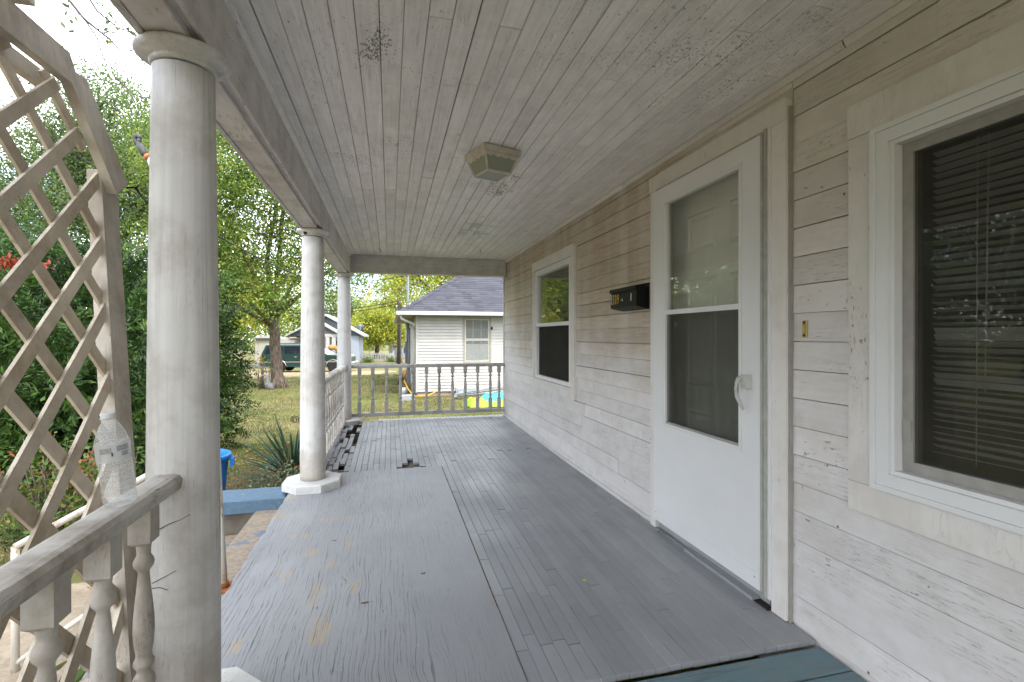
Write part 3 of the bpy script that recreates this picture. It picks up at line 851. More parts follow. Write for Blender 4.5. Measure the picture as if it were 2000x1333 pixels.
def lay(x0, x1, ya, yb, lmin, lmax):
    y = ya
    segs = []
    first = True
    while y < yb - 0.01:
        L = rg.uniform(lmin, lmax) * (rg.uniform(0.3, 1) if first else 1)
        e = min(y + L, yb)
        if yb - e < 0.15: e = yb
        segs.append((y, e)); y = e; first = False
    for (a, b) in segs:
        parts = [(a, b)]
        for (hx0, hx1, hy0, hy1) in HOLES:
            if min(hx1, x1) - max(hx0, x0) > 0.02:
                ns = []
                for (s, e) in parts:
                    if hy1 <= s or hy0 >= e: ns.append((s, e)); continue
                    if hy0 - s > 0.03: ns.append((s, hy0))
                    if e - hy1 > 0.03: ns.append((hy1, e))
                parts = ns
        for (s, e) in parts:
            fboard(x0 + 0.0010, x1 - 0.0010, s + 0.0015, e - 0.0015, rg.uniform(-0.0022, 0.0016), 0.0, rg.uniform(-0.002, 0.002))
x = PX1 + 0.006
while x < W - 0.03:
    x1 = min(x + BW, W - 0.017)
    if x > W - 0.14: lay(x, x1, 1.60, END + 0.05, 1.3, 2.6)
    else:
        near = x < 1.0
        lay(x, x1, 1.60, END + 0.05, 0.30 if near else 0.6, 0.80 if near else 1.7)
    x += BW
x = PX0 + 0.03
rot_rows = 0
while x < PX1 - 0.005:
    x1 = x + BW
    if x < -0.36:
        # rotten corner: short loose lengths, some gone
        y = 4.60 + rg.uniform(0, 0.1)
        while y < END - 0.12:
            L = rg.uniform(0.13, 0.34)
            u = (x + 0.36) / -0.37
            gone = (0.06 if y < 5.3 else 0.17 if y < 6.6 else 0.35)
            if -0.50 < x < -0.36 and 5.75 < y < 6.55: gone = 0.6
            if rg.random() > gone:
                fboard(x + 0.004, x1 - 0.003, y + 0.004, y + L - 0.006, rg.uniform(-0.022, 0.006), rg.uniform(-0.05, 0.05), rg.uniform(-0.05, 0.05))
            y += L
    else:
        lay(x, x1, PY1 + 0.012, END + 0.05 - (0.1 if x < -0.2 else 0), 0.32, 0.75)
    x += BW
# two plywood sheets
def sheet_ply(y0, y1, x0, x1, dz):
    mb = MB(); nx = 14; rgp = random.Random(int(y1 * 10))
    # ragged weathered edge toward the steps
    edge = []
    n = 40
    for k in range(n + 1):
        y = y0 + (y1 - y0) * k / n
        edge.append((x0 + abs(rgp.gauss(0, 0.004)) + (0.012 if rgp.random() < 0.08 else 0), y))
    poly = edge + [(x1, y1), (x1, y0)]
    mb.prism(poly, 'z', dz - 0.016, dz)
    return obj('plywood_sheet', mb, M_ply, house)
sheet_ply(2.1169, PY1, PX0, PX1, 0.006)
sheet_ply(-0.32, 2.1166, PX0, PX1 + 0.002, 0.0058)
# worn blue boards of the lower landing beside the near window
for k, (a, b) in enumerate(((1.44, 1.578), (1.297, 1.434), (1.154, 1.291), (1.01, 1.148), (0.86, 1.004))):
    mb = MB(); mb.cbox(0.475, W - 0.02 - 0.003 * k, a, b, -0.038, -0.014, 0.004)
    o = obj('landing_board', mb, M_blue, pfloor)
    if k == 0: o['label'] = 'worn teal painted board across the floor by the wall'
# open joint filler strip of debris beside the plywood
st = MB(); rgs = random.Random(8)
for k in range(260):
    y = rgs.uniform(0.9, 4.5); xx = PX1 + rgs.uniform(0.0005, 0.0055)
    st.box(xx - 0.0015, xx + 0.0015, y, y + rgs.uniform(0.004, 0.02), -0.012, -0.002 + rgs.uniform(0, 0.006))
o = obj('debris', st, M_rust, pfloor); o['kind'] = 'stuff'

# ------------------------------------------------------------------ windows and door
def frame4(y0, y1, z0, z1, w, x0, x1, names, mat, parent, wt=None, wb_=None):
    """four mitre-less members; verticals run between the horizontals"""
    wt = w if wt is None else wt; wb_ = w if wb_ is None else wb_
    for (a, b, c, d, nm) in ((y0, y1, z1 - wt, z1, names[0]), (y0, y1, z0, z0 + wb_, names[1]), (y0, y0 + w, z0 + wb_, z1 - wt, names[2]), (y1 - w, y1, z0 + wb_, z1 - wt, names[2])):
        mb = MB(); mb.box(x0, x1, a, b, c, d); obj(nm, mb, mat, parent)

# far window (storm sash over screen)
y0, y1, z0, z1 = WIN_FAR
mb = MB(); mb.box(W - 0.040, W + 0.02, y0 - 0.105, y1 + 0.105, z1 + 0.004, z1 + 0.105)
w1 = obj('window', mb, M_trim, house); w1['label'] = 'two-pane storm window with green reflection at the far end of the wall'
for (a, b) in ((y0 - 0.10, y0 - 0.004), (y1 + 0.004, y1 + 0.10)):
    mb = MB(); mb.box(W - 0.034, W + 0.02, a, b, z0 - 0.004, z1 + 0.0035); obj('casing', mb, M_trim, w1)
mb = MB(); mb.box(W - 0.036, W + 0.02, y0 - 0.105, y1 + 0.105, z0 - 0.108, z0 - 0.005); obj('apron', mb, M_trim, w1)
frame4(y0, y1, z0, z1, 0.045, W - 0.028, W + 0.03, ('sash', 'sash', 'sash'), M_vinyl, w1, 0.06, 0.04)
mb = MB(); mb.box(W - 0.030, W + 0.025, y0 + 0.045, y1 - 0.045, 1.315, 1.352); obj('meeting_rail', mb, M_vinyl, w1)
mb = MB(); mb.box(W + 0.002, W + 0.006, y0 + 0.045, y1 - 0.045, 1.352, z1 - 0.06); obj('pane', mb, M_glass, w1)
mb = MB(); mb.box(W + 0.004, W + 0.007, y0 + 0.045, y1 - 0.045, z0 + 0.04, 1.315); obj('screen', mb, M_screen2, w1)
mb = MB(); mb.box(W + 0.045, W + 0.049, y0 + 0.045, y1 - 0.045, z0 + 0.04, 1.315); obj('pane', mb, M_glass, w1)
mb = MB()
for k in range(30):
    yy = y0 + 0.05 + k * (y1 - y0 - 0.1) / 30
    mb.prism([(W + 0.10 + (0.012 if k % 2 else 0), yy), (W + 0.10 + (0 if k % 2 else 0.012), yy + (y1 - y0 - 0.1) / 30), (W + 0.104, yy + (y1 - y0 - 0.1) / 30), (W + 0.116, yy)], 'z', z0, z1)
obj('curtain', mb, plain('dark olive curtain', (0.07, 0.065, 0.045), 0.9), w1)

# near window with blinds
y0, y1, z0, z1 = WIN_NEAR
mb = MB(); mb.box(W - 0.036, W + 0.02, y0 - 0.12, y1 + 0.115, z1 + 0.045, z1 + 0.165)
w2 = obj('window', mb, M_trim, house); w2['label'] = 'large screened window with lowered blinds beside the door'
for (a, b) in ((y0 - 0.12, y0 - 0.03), (y1 + 0.022, y1 + 0.115)):
    mb = MB(); mb.box(W - 0.030, W + 0.02, a, b, z0 - 0.035, z1 + 0.0445); obj('casing', mb, M_trim, w2)
mb = MB(); mb.box(W - 0.032, W + 0.02, y0 - 0.12, y1 + 0.115, z0 - 0.14, z0 - 0.036); obj('apron', mb, M_trim, w2)
# white vinyl frame in two steps
frame4(y0 - 0.028, y1 + 0.021, z0 - 0.035, z1 + 0.044, 0.018, W - 0.046, W + 0.02, ('outer_frame',) * 3, M_vinyl, w2)
frame4(y0 - 0.0095, y1 + 0.0025, z0 - 0.0165, z1 + 0.0255, 0.042, W - 0.040, W + 0.03, ('outer_frame',) * 3, M_vinyl, w2)
frame4(y0 + 0.033, y1 - 0.040, z0 + 0.026, z1 - 0.017, 0.014, W - 0.030, W + 0.03, ('stop_bead',) * 3, M_vinyl, w2)
frame4(y0 + 0.048, y1 - 0.055, z0 + 0.041, z1 - 0.032, 0.034, W + 0.004, W + 0.045, ('sash',) * 3, M_sash, w2)
ga, gb, gc, gd = y0 + 0.082, y1 - 0.089, z0 + 0.075, z1 - 0.066
mb = MB(); mb.box(W + 0.012, W + 0.015, ga, gb, gc, gd); obj('screen', mb, M_screen, w2)
mb = MB(); mb.box(W + 0.026, W + 0.030, ga, gb, gc, gd); obj('pane', mb, M_glass, w2)
ga2, gb2 = ga + 0.01, gb - 0.012
zz = gd - 0.01; src = None; k = 0
rgb = random.Random(3)
while zz > gc + 0.02:
    at = (W + 0.082, (ga2 + gb2) / 2, zz)
    if src is None:
        mb = MB(); Mx = Matrix.Translation(Vector(at)) @ Matrix.Rotation(R(24), 4, 'Y')
        mb.box(-0.0125, 0.0125, -(gb2 - ga2) / 2, (gb2 - ga2) / 2, -0.0007, 0.0007, Mx)
        src = obj('blind_slat', mb, M_blind, w2, at)
    else:
        o = share(src, w2, at, 'blind_slat')
        o.rotation_euler = (rgb.uniform(-0.006, 0.006), R(rgb.uniform(-9, 9) + (28 if k in (24, 25, 31, 32) else 0)), 0)
    zz -= 0.0245 if k < 22 else 0.021; k += 1
for yy in (gb2 - 0.13, ga2 + 0.13):
    mb = MB(); mb.tube([(W + 0.068, yy, gd), (W + 0.068, yy + 0.004, gc + 0.02)], 0.0016, 5); obj('blind_cord', mb, M_blind, w2)
mb = MB(); mb.tube([(W + 0.066, gb2 - 0.16, gd), (W + 0.066, gb2 - 0.15, gc + 0.25)], 0.0018, 5); obj('blind_cord', mb, M_blind, w2)
mb = MB(); mb.box(W - 0.0005, W + 0.0035, y1 - 0.085, y1 - 0.058, 0.86, 0.93); obj('sash_latch', mb, M_sash, w2)

# storm door, its casing, and the panelled door behind it
y0, y1, z0, z1 = DOOR
FX = W - 0.052
mb = MB(); mb.box(FX + 0.008, W + 0.03, y0 - 0.085, y1 + 0.075, z1 + 0.004, z1 + 0.098)
cas = obj('door_casing', mb, M_trim, house)
for (a, b) in ((y0 - 0.085, y0 - 0.004), (y1 + 0.004, y1 + 0.062)):
    mb = MB(); mb.box(FX + 0.010, W + 0.03, a, b, 0.004, z1 + 0.0035); obj('casing_leg', mb, M_trim, cas)
mb = MB(); mb.box(W - 0.03, W + 0.03, y0 - 0.094, y0 - 0.0855, 0.0, z1 + 0.06); obj('casing_back', mb, M_sash, cas)
for (a, b, xx) in ((y0 - 0.0035, y0 + 0.012, FX + 0.004), (y0 + 0.0125, y0 + 0.024, FX - 0.006), (y1 - 0.010, y1 + 0.0035, FX + 0.004)):
    mb = MB(); mb.box(xx, W + 0.03, a, b, 0.05, z1 + 0.003); obj('door_jamb', mb, M_vinyl if xx > FX else M_alu, cas)
mb = MB(); mb.box(FX + 0.004, W + 0.03, y0 + 0.0245, y1 - 0.0105, z1 - 0.012, z1 + 0.003); obj('door_jamb', mb, M_alu, cas)
for z in (0.35, 0.97, 1.6, 1.9):
    mb = MB(); mb.tube([(FX - 0.004, y1 - 0.013, z), (FX - 0.004, y1 - 0.013, z + 0.06)], 0.006, 8); obj('hinge', mb, M_alu, cas)
DL, DR, DB, DT = y0 + 0.040, y1 - 0.014, 0.072, z1 - 0.016            # leaf
gl, gr, gb_, gt, gmid = 1.985, 2.618, 0.688, 2.005, 1.352
mb = MB()
mb.box(FX - 0.012, FX + 0.024, DL, gl - 0.022, DB, DT)
mb.box(FX - 0.012, FX + 0.024, gr + 0.022, DR, DB, DT)
mb.box(FX - 0.012, FX + 0.024, gl - 0.022, gr + 0.022, gt + 0.022, DT)
mb.box(FX - 0.012, FX + 0.024, gl - 0.022, gr + 0.022, DB, gb_ - 0.022)
door = obj('storm_door', mb, M_vinyl, house); door['label'] = 'white storm door with glass above and screen below'
frame4(gl - 0.0218, gr + 0.0218, gb_ - 0.0218, gt + 0.0218, 0.010, FX - 0.018, FX + 0.02, ('glazing_bead',) * 3, M_vinyl, door)
frame4(gl - 0.0116, gr + 0.0116, gb_ - 0.0116, gt + 0.0116, 0.0114, FX - 0.0145, FX + 0.02, ('glazing_bead',) * 3, M_vinyl, door)
mb = MB(); mb.box(FX - 0.013, FX + 0.02, gl, gr, gmid - 0.013, gmid + 0.013); obj('meeting_rail', mb, M_vinyl, door)
mb = MB(); mb.box(FX + 0.004, FX + 0.008, gl, gr, gmid + 0.013, gt); obj('pane', mb, M_doorglass, door)
mb = MB(); mb.box(FX - 0.002, FX + 0.0005, gl, gr, gb_ + 0.012, gmid - 0.013); obj('screen', mb, M_screen, door)
mb = MB(); mb.box(FX + 0.010, FX + 0.013, gl, gr, gb_, gmid - 0.013); obj('pane', mb, M_glass, door)
mb = MB(); mb.box(FX - 0.008, FX + 0.006, gl, gr, gb_, gb_ + 0.012); obj('screen_frame', mb, M_sash, door)
mb = MB(); mb.box(FX - 0.0145, FX - 0.0123, DL + 0.002, DR - 0.002, DB + 0.001, DB + 0.075); obj('kick_plate', mb, M_vinyl, door)
mb = MB(); mb.box(FX - 0.0105, FX + 0.023, DL - 0.013, DL - 0.0004, DB, DT); obj('edge_strip', mb, M_alu, door)
for yy in (DL + 0.03, DR - 0.03):
    mb = MB(); mb.lathe([(0.004, 0), (0.003, 0.002)], 8, (0, 0, 0), Matrix.Translation((FX - 0.0145, yy, DB + 0.05)) @ Matrix.Rotation(R(-90), 4, 'Y')); obj('screw', mb, M_alu, door)
hd = MB()
hy, hz = 1.918, 1.0
hd.prism([(hy - 0.022, hz - 0.028), (hy + 0.012, hz - 0.032), (hy + 0.018, hz + 0.0), (hy + 0.010, hz + 0.035), (hy - 0.018, hz + 0.036)], 'x', FX - 0.042, FX - 0.0125)
hd.tube([(FX - 0.036, hy + 0.010, hz + 0.028), (FX - 0.056, hy + 0.022, hz + 0.006), (FX - 0.062, hy + 0.026, hz - 0.03), (FX - 0.058, hy + 0.024, hz - 0.07), (FX - 0.046, hy + 0.014, hz - 0.105), (FX - 0.038, hy + 0.004, hz - 0.128)], [0.009, 0.0085, 0.008, 0.008, 0.008, 0.007], 8)
hd.tube([(FX - 0.046, hy + 0.030, hz + 0.02), (FX - 0.052, hy + 0.040, hz - 0.012)], 0.006, 8)
obj('handle', hd, plain('pale grey latch', (0.48, 0.48, 0.46), 0.4), door)
mb = MB(); mb.box(W - 0.018, W + 0.03, y0 + 0.03, y1 - 0.012, 0.008, 0.062); th = obj('threshold', mb, M_floor, house)
mb = MB(); mb.box(W - 0.062, W - 0.019, y0 + 0.09, y1 - 0.34, 0.0015, 0.018); obj('threshold_strip', mb, M_floor, th)
mb = MB(); mb.box(W - 0.055, W - 0.019, y0 + 0.005, y0 + 0.085, 0.002, 0.008); obj('threshold_strip', mb, M_dark, th)
# entry door
EX = W + 0.085
mb = MB(); mb.box(EX, EX + 0.04, y0 - 0.02, y1 + 0.02, 0.0, z1 + 0.03)
ent = obj('entry_door', mb, M_entry, house)
for (a, b) in ((1.965, 2.235), (2.345, 2.615)):
    for (c, d) in ((0.20, 0.78), (0.92, 1.55), (1.70, 1.93)):
        mb = MB()
        vs = []
        for (i_, xx) in ((0.0, EX - 0.0005), (0.014, EX - 0.011), (0.030, EX - 0.002), (0.052, EX - 0.010)):
            vs += [(xx, a + i_, c + i_), (xx, b - i_, c + i_), (xx, b - i_, d - i_), (xx, a + i_, d - i_)]
        fs = [(k * 4 + i, k * 4 + (i + 1) % 4, k * 4 + 4 + (i + 1) % 4, k * 4 + 4 + i) for k in range(3) for i in range(4)] + [(12, 13, 14, 15)]
        mb.add(vs, fs); obj('door_panel', mb, M_entry, ent)
# ------------------------------------------------------------------ fixtures on the porch
# ceiling lamp
lc = Vector((0.603, 2.895, CEIL - 0.002)); ang = R(18)
def sq(half, z):
    return [Vector((lc.x + half * (sx * math.cos(ang) - sy * math.sin(ang)), lc.y + half * (sx * math.sin(ang) + sy * math.cos(ang)), z)) for sx, sy in ((-1, -1), (1, -1), (1, 1), (-1, 1))]
lamp = empty('ceiling_lamp', (lc.x, lc.y, 2.18), 'square tapered porch lamp with frosted panes on the ceiling', 'lamp')
def loft(levels):
    mb = MB(); vs = [p for l in levels for p in l]; n = len(levels)
    fs = [(k * 4 + i, k * 4 + (i + 1) % 4, k * 4 + 4 + (i + 1) % 4, k * 4 + 4 + i) for k in range(n - 1) for i in range(4)]
    fs += [(3, 2, 1, 0), tuple((n - 1) * 4 + i for i in range(4))]
    return mb.add(vs, fs)
zc = lc.z
obj('base', loft([sq(0.119, zc - 0.036), sq(0.125, zc - 0.034), sq(0.125, zc)]), M_lampmetal, lamp)
zt_, zb_ = zc - 0.037, zc - 0.132
ht, hb = 0.110, 0.078
T4, B4 = sq(ht, zt_), sq(hb, zb_)
for i in range(4):
    j = (i + 1) % 4
    mb = MB(); mb.tube([T4[i], B4[i]], 0.007, 6, smooth=False); obj('corner_bar', mb, M_lampmetal, lamp)
    mb = MB(); mb.tube([B4[i], B4[j]], 0.007, 6, smooth=False); obj('bottom_bar', mb, M_lampmetal, lamp)
    # scalloped fringe under the base
    mb = MB(); top = [T4[i].lerp(T4[j], t / 24) for t in range(25)]
    dn = [(T4[i].lerp(T4[j], t / 24)).lerp(B4[i].lerp(B4[j], t / 24), 0.13 + 0.10 * abs(math.sin(t / 24 * math.pi * 4))) for t in range(25)]
    o_ = ((T4[i] + T4[j]) / 2 - lc); o_.z = 0; o_ = o_.normalized() * 0.0035
    mb.add([p + o_ for p in top] + [p + o_ for p in dn], [(t, t + 1, 25 + t + 1, 25 + t) for t in range(24)]); obj('fringe', mb, M_lampmetal, lamp)
    mb = MB(); mb.add([T4[i], T4[j], B4[j], B4[i]], [(0, 1, 2, 3)]); obj('pane', mb, M_frost, lamp)
mb = MB(); mb.add(sq(hb, zb_ - 0.001), [(0, 1, 2, 3)]); obj('pane', mb, M_frost, lamp)

# mailbox
MX, my0, my1, mz0, mz1 = W - 0.112, 2.895, 3.275, 1.402, 1.550
mail = empty('mailbox', (W - 0.06, (my0 + my1) / 2, mz0), 'black metal mailbox with gold house number beside the door', 'mailbox')
mb = MB(); mb.prism([(W - 0.014, mz0 - 0.012), (W - 0.06, mz0 - 0.004), (MX + 0.008, mz0 + 0.006), (MX + 0.003, mz0 + 0.014), (MX + 0.008, mz1 - 0.018), (W - 0.014, mz1 - 0.006)], 'y', my0, my1)
obj('box', mb, M_black, mail)
mb = MB(); mb.prism([(W - 0.012, mz1 + 0.012), (MX - 0.002, mz1 - 0.006), (MX - 0.004, mz1 - 0.032), (MX + 0.001, mz1 - 0.032), (MX + 0.003, mz1 - 0.010), (W - 0.012, mz1 + 0.004)], 'y', my0 - 0.006, my1 + 0.006)
obj('lid', mb, M_black, mail)
def text_obj(txt, size, mat, parent, at, basis, name='lettering', extr=0.0006):
    cu = bpy.data.curves.new('tmp', 'FONT'); cu.body = txt; cu.size = size; cu.extrude = extr; cu.resolution_u = 3
    t = bpy.data.objects.new('tmp', cu); COL.objects.link(t)
    dg = bpy.context.evaluated_depsgraph_get()
    me = bpy.data.meshes.new_from_object(t.evaluated_get(dg))
    bpy.data.objects.remove(t); bpy.data.curves.remove(cu)
    ex, ey, ez = [Vector(b) for b in basis]
    for v in me.vertices:
        v.co = ex * v.co.x + ey * v.co.y + ez * v.co.z
    me.materials.clear()
    return put(name, me, mat, parent, at)
bas = ((0, -0.86, 0), (0.03, 0, 1.75), (-1, 0, 0))
for ch, yy, mt in (('1', 3.268, M_silver), ('3', 3.242, M_gold), ('0', 3.206, M_gold), ('9', 3.170, M_gold)):
    text_obj(ch, 0.058, mt, mail, (MX + 0.0022, yy, mz0 + 0.034), bas, 'numeral')
mb = MB(); mb.prism([(2.965, mz0 + 0.045), (2.971, mz0 + 0.045), (2.967, mz0 + 0.095), (2.962, mz0 + 0.095)], 'x', MX + 0.002, MX + 0.0045); obj('paint_mark', mb, M_silver, mail)
for yy, z_ in ((3.105, .055), (3.09, .062), (3.085, .050)):
    mb = MB(); mb.box(MX + 0.002, MX + 0.0042, yy, yy + 0.005, mz0 + z_, mz0 + z_ + 0.007); obj('paint_mark', mb, M_silver, mail)

# door bell
q = P(1572, 643, X=W - 0.014)
bell = empty('doorbell', (W - 0.016, q.y, q.z - 0.035), 'small brass doorbell plate on the siding between door and window', 'doorbell')
mb = MB(); mb.cbox(-0.011, 0.011, -0.034, 0.034, 0, 0.006, 0.002, Matrix.Translation((W - 0.012, q.y, q.z)) @ Matrix(((0, 0, -1, 0), (1, 0, 0, 0), (0, 1, 0, 0), (0, 0, 0, 1)))); obj('plate', mb, M_brass, bell)
mb = MB(); mb.box(W - 0.0225, W - 0.018, q.y - 0.005, q.y + 0.005, q.z - 0.014, q.z + 0.014); obj('button', mb, plain('aged cream plastic', (0.45, 0.36, 0.16), 0.4), bell)
for s in (-1, 1):
    mb = MB(); mb.box(W - 0.0200, W - 0.018, q.y - 0.004, q.y + 0.004, q.z + s * 0.026 - 0.004, q.z + s * 0.026 + 0.004); obj('screw', mb, M_dark, bell)

# ------------------------------------------------------------------ trellis
TX = -0.78
tre = empty('trellis', (TX, 1.1, -0.5), 'grimy white lattice trellis with an angled arch top beside the porch rail', 'trellis')
LX, LY = -0.15, 0.21        # the whole trellis leans out and away as it rises
def tw_(x, y, z): return (x + LX * (z - 0.82), y + LY * (z - 0.82), z)
def tmb(mb):
    mb.v = [tw_(*p) for p in mb.v]; return mb
YP0, YP1 = 1.642, 1.735
YN0, YN1 = 0.22, 0.313
mb = MB(); mb.cbox(TX - 0.018, TX + 0.022, YP0, YP1, -0.5, 1.745, 0.004); obj('post', tmb(mb), M_latpost, tre)
mb = MB(); mb.cbox(TX - 0.018, TX + 0.022, YN0, YN1, -0.5, 1.745, 0.004); obj('post', tmb(mb), M_latpost, tre)
def plank(p0, p1, w, x0, x1, cut0=0.0, cut1=0.0, name='arch_board', mat=None):
    """board in the trellis plane between (y,z) points"""
    d = Vector((p1[0] - p0[0], p1[1] - p0[1])); d.normalize(); n = Vector((-d.y, d.x))
    a, b = Vector(p0), Vector(p1)
    poly = [a - n * w / 2 - d * cut0, b - n * w / 2 + d * cut1, b + n * w / 2 - d * cut1, a + n * w / 2 + d * cut0]
    mb = MB(); mb.prism([(q.x, q.y) for q in poly], 'x', x0, x1)
    return obj(name, tmb(mb), mat or M_latpost, tre)
A1 = (1.706, 1.700); A2 = (1.480, 1.998); A3 = (0.475, 1.998); A4 = (0.25, 1.700)
plank(A1, A2, 0.096, TX + 0.0225, TX + 0.050, 0.0, -0.026)
plank(A2, A3, 0.096, TX + 0.0228, TX + 0.0503, -0.026, -0.026)
plank(A3, A4, 0.096, TX + 0.0225, TX + 0.050, -0.026, 0.0)
# second, inner layer of the arch behind the laths
plank((1.48, 1.955), (0.50, 1.955), 0.05, TX - 0.0452, TX - 0.0187)
# rafters crossing the top of the arch
for yy in (1.21, 0.90, 0.6):
    mb = MB(); mb.cbox(TX - 0.50, TX + 0.085, yy, yy + 0.04, 2.055, 2.15, 0.004); obj('rafter', tmb(mb), M_lattice, tre)
# laths clipped to the arch outline
poly = [(YN1 - 0.03, -0.4), (YP0 + 0.03, -0.4), (YP0 + 0.03, 1.70), (1.445, 1.965), (0.51, 1.965), (YN1 - 0.03, 1.70)]
def clip(p, d):
    lo, hi = -9, 9; n = len(poly)
    for i in range(n):
        a = Vector(poly[i]); b = Vector(poly[(i + 1) % n]); e = b - a; nn = Vector((-e.y, e.x))
        den = nn.dot(d); num = nn.dot(a - p)
        if abs(den) < 1e-9:
            if nn.dot(p - a) < 0: return None
            continue
        t = num / den
        if den > 0: lo = max(lo, t)
        else: hi = min(hi, t)
    return (lo, hi) if hi - lo > 0.04 else None
PITCH = 0.148
for s in (1, -1):
    d = Vector((math.cos(R(45)), s * math.sin(R(45)))); n = Vector((-d.y, d.x))
    for k in range(-40, 60):
        p = n * (k * PITCH + (0.02 if s > 0 else 0.052)) + Vector((0.8, 0.0))
        c = clip(p, d)
        if c is None: continue
        a, b = p + d * c[0], p + d * c[1]
        if max(a.y, b.y) < 0.15: continue
        x0 = TX + 0.0048 if s > 0 else TX - 0.0045
        plank((a.x, a.y), (b.x, b.y), 0.0375, x0, x0 + 0.0085, name='lath', mat=M_lattice)
NAIL = Vector(tw_(TX + 0.05, 1.735, 1.715))
mb = MB(); mb.tube([NAIL, NAIL + Vector((0.03, 0, 0.002)), NAIL + Vector((0.034, 0, 0.01))], 0.003, 6); obj('nail', mb, M_black, tre)

# cable from the trellis nail across to the house, and the service-drop clamp hanging beside the column
a = NAIL + Vector((0.025, 0, 0)); b = P(330, 400, Y=3.2)
cb_ = MB(); cb_.tube([a.lerp(b, t / 10) + Vector((0, 0, -0.05 * math.sin(math.pi * t / 10))) for t in range(11)], 0.0035, 6)
tag(obj('cable', cb_, M_black), 'thin black cable running from the trellis past the near column', 'cable')
q = P(275, 285, Y=2.6)
clampo = empty('cable_clamp', q - Vector((0, 0, 0.05)), 'grey cable clamp with taped end hanging beside the near column', 'clamp')
def c26(px, py): return P(px, py, Y=2.6)
M_clampgrey = plain('clamp grey', (0.06, 0.065, 0.065), 0.5, var=0.2)
mb = MB(); loop = [c26(268 + 5 * math.cos(t), 272 + 8 * math.sin(t)) for t in [k * math.pi / 6 for k in range(13)]]
mb.tube(loop, 0.009, 8); obj('eye', mb, M_clampgrey, clampo)
mb = MB(); mb.tube([c26(269, 278), c26(276, 290), c26(282, 300), c26(288, 308)], [0.010, 0.017, 0.017, 0.013], 10); obj('wedge_body', mb, M_clampgrey, clampo)
mb = MB(); mb.tube([c26(285, 305), c26(292, 309)], 0.017, 10); obj('tape', mb, plain('copper tape', (0.4, 0.15, 0.05), 0.5), clampo)
mb = MB(); mb.tube([c26(291, 308), c26(297, 325), c26(299, 350), c26(330, 400), c26(360, 470)], [0.012, 0.012, 0.011, 0.009, 0.008], 8); obj('wire_tail', mb, plain('white jacket', (0.5, 0.48, 0.44), 0.6), clampo)

# ------------------------------------------------------------------ water bottle on the rail
bp = P(237, 984, Z=0.823)
bot = empty('water_bottle', bp, 'clear crinkled plastic water bottle standing on the porch rail', 'bottle')
TILT = Matrix.Translation(bp) @ Matrix.Rotation(R(-6), 4, 'Y') @ Matrix.Rotation(R(3), 4, 'X')
def petm():
    m = Mt('clear plastic')
    tr = m.n('ShaderNodeBsdfTransparent', {'Color': (0.95, 0.96, 0.96, 1)})
    gl = m.n('ShaderNodeBsdfGlossy', {'Roughness': 0.06, 'Color': (1, 1, 1, 1)})
    df = m.n('ShaderNodeBsdfTranslucent', {'Color': (0.75, 0.76, 0.77, 1)})
    x_, y_, z_ = m.xyz()
    h = m.m_(m.noise(55.0, m.sc(m.pos(), (1, 1, 2.2)), 4, 0.7), m.noise(260.0, None, 3, 0.7), 'ADD')
    b = m.n('ShaderNodeBump', {'Height': h, 'Strength': 0.9, 'Distance': 0.004})
    m.nt.links.new(b.outputs[0], gl.inputs['Normal'])
    mx = m.n('ShaderNodeMixShader', {0: m.schlick(0.26), 1: tr.outputs[0], 2: gl.outputs[0]})
    dew = m.ss(m.noise(420.0, None, 2, 0.6), 0.50, 0.60, 0.05, 0.26)
    m2 = m.n('ShaderNodeMixShader', {0: dew, 1: mx.outputs[0], 2: df.outputs[0]})
    m.nt.links.new(m2.outputs[0], m.out.inputs['Surface'])
    return m.m
M_pet = petm()
prof = [(0.018, 0.003), (0.027, 0.0), (0.031, 0.006), (0.0325, 0.02)]
z = 0.028
while z < 0.105:
    prof += [(0.0322, z), (0.0305, z + 0.0035), (0.0305, z + 0.006), (0.0322, z + 0.0095)]; z += 0.0125
prof += [(0.0325, 0.112), (0.0325, 0.142), (0.0315, 0.148), (0.027, 0.166), (0.0185, 0.186), (0.0128, 0.195), (0.0128, 0.200)]
mb = MB(); mb.lathe(prof, 36, (0, 0, 0), TILT, cap=False)
rgk = random.Random(4)
mb.v = [tuple(Vector(p) + Vector((rgk.gauss(0, 0.0005), rgk.gauss(0, 0.0005), 0))) for p in mb.v]
obj('body', mb, M_pet, bot)
def capm():
    m = Mt('translucent cap', 0.4, 0.4, (0.72, 0.74, 0.74)); m.b.inputs['Alpha'].default_value = 0.75; return m.m
mb = MB(); mb.lathe([(0.0125, 0.1995), (0.0148, 0.2002), (0.0150, 0.2045), (0.0142, 0.2048), (0.0142, 0.2125), (0.0134, 0.2135), (0.001, 0.2136)], 28, (0, 0, 0), TILT); obj('cap', mb, capm(), bot)
def labelm():
    m = Mt('bottle label film')
    df = m.n('ShaderNodeBsdfDiffuse', {'Color': (0.70, 0.72, 0.73, 1)})
    tr = m.n('ShaderNodeBsdfTransparent')
    mx = m.n('ShaderNodeMixShader', {0: 0.38, 1: tr.outputs[0], 2: df.outputs[0]})
    m.nt.links.new(mx.outputs[0], m.out.inputs['Surface']); return m.m
mb = MB(); mb.lathe([(0.0331, 0.106), (0.0331, 0.147)], 36, (0, 0, 0), TILT, cap=False); lab = obj('label', mb, labelm(), bot)
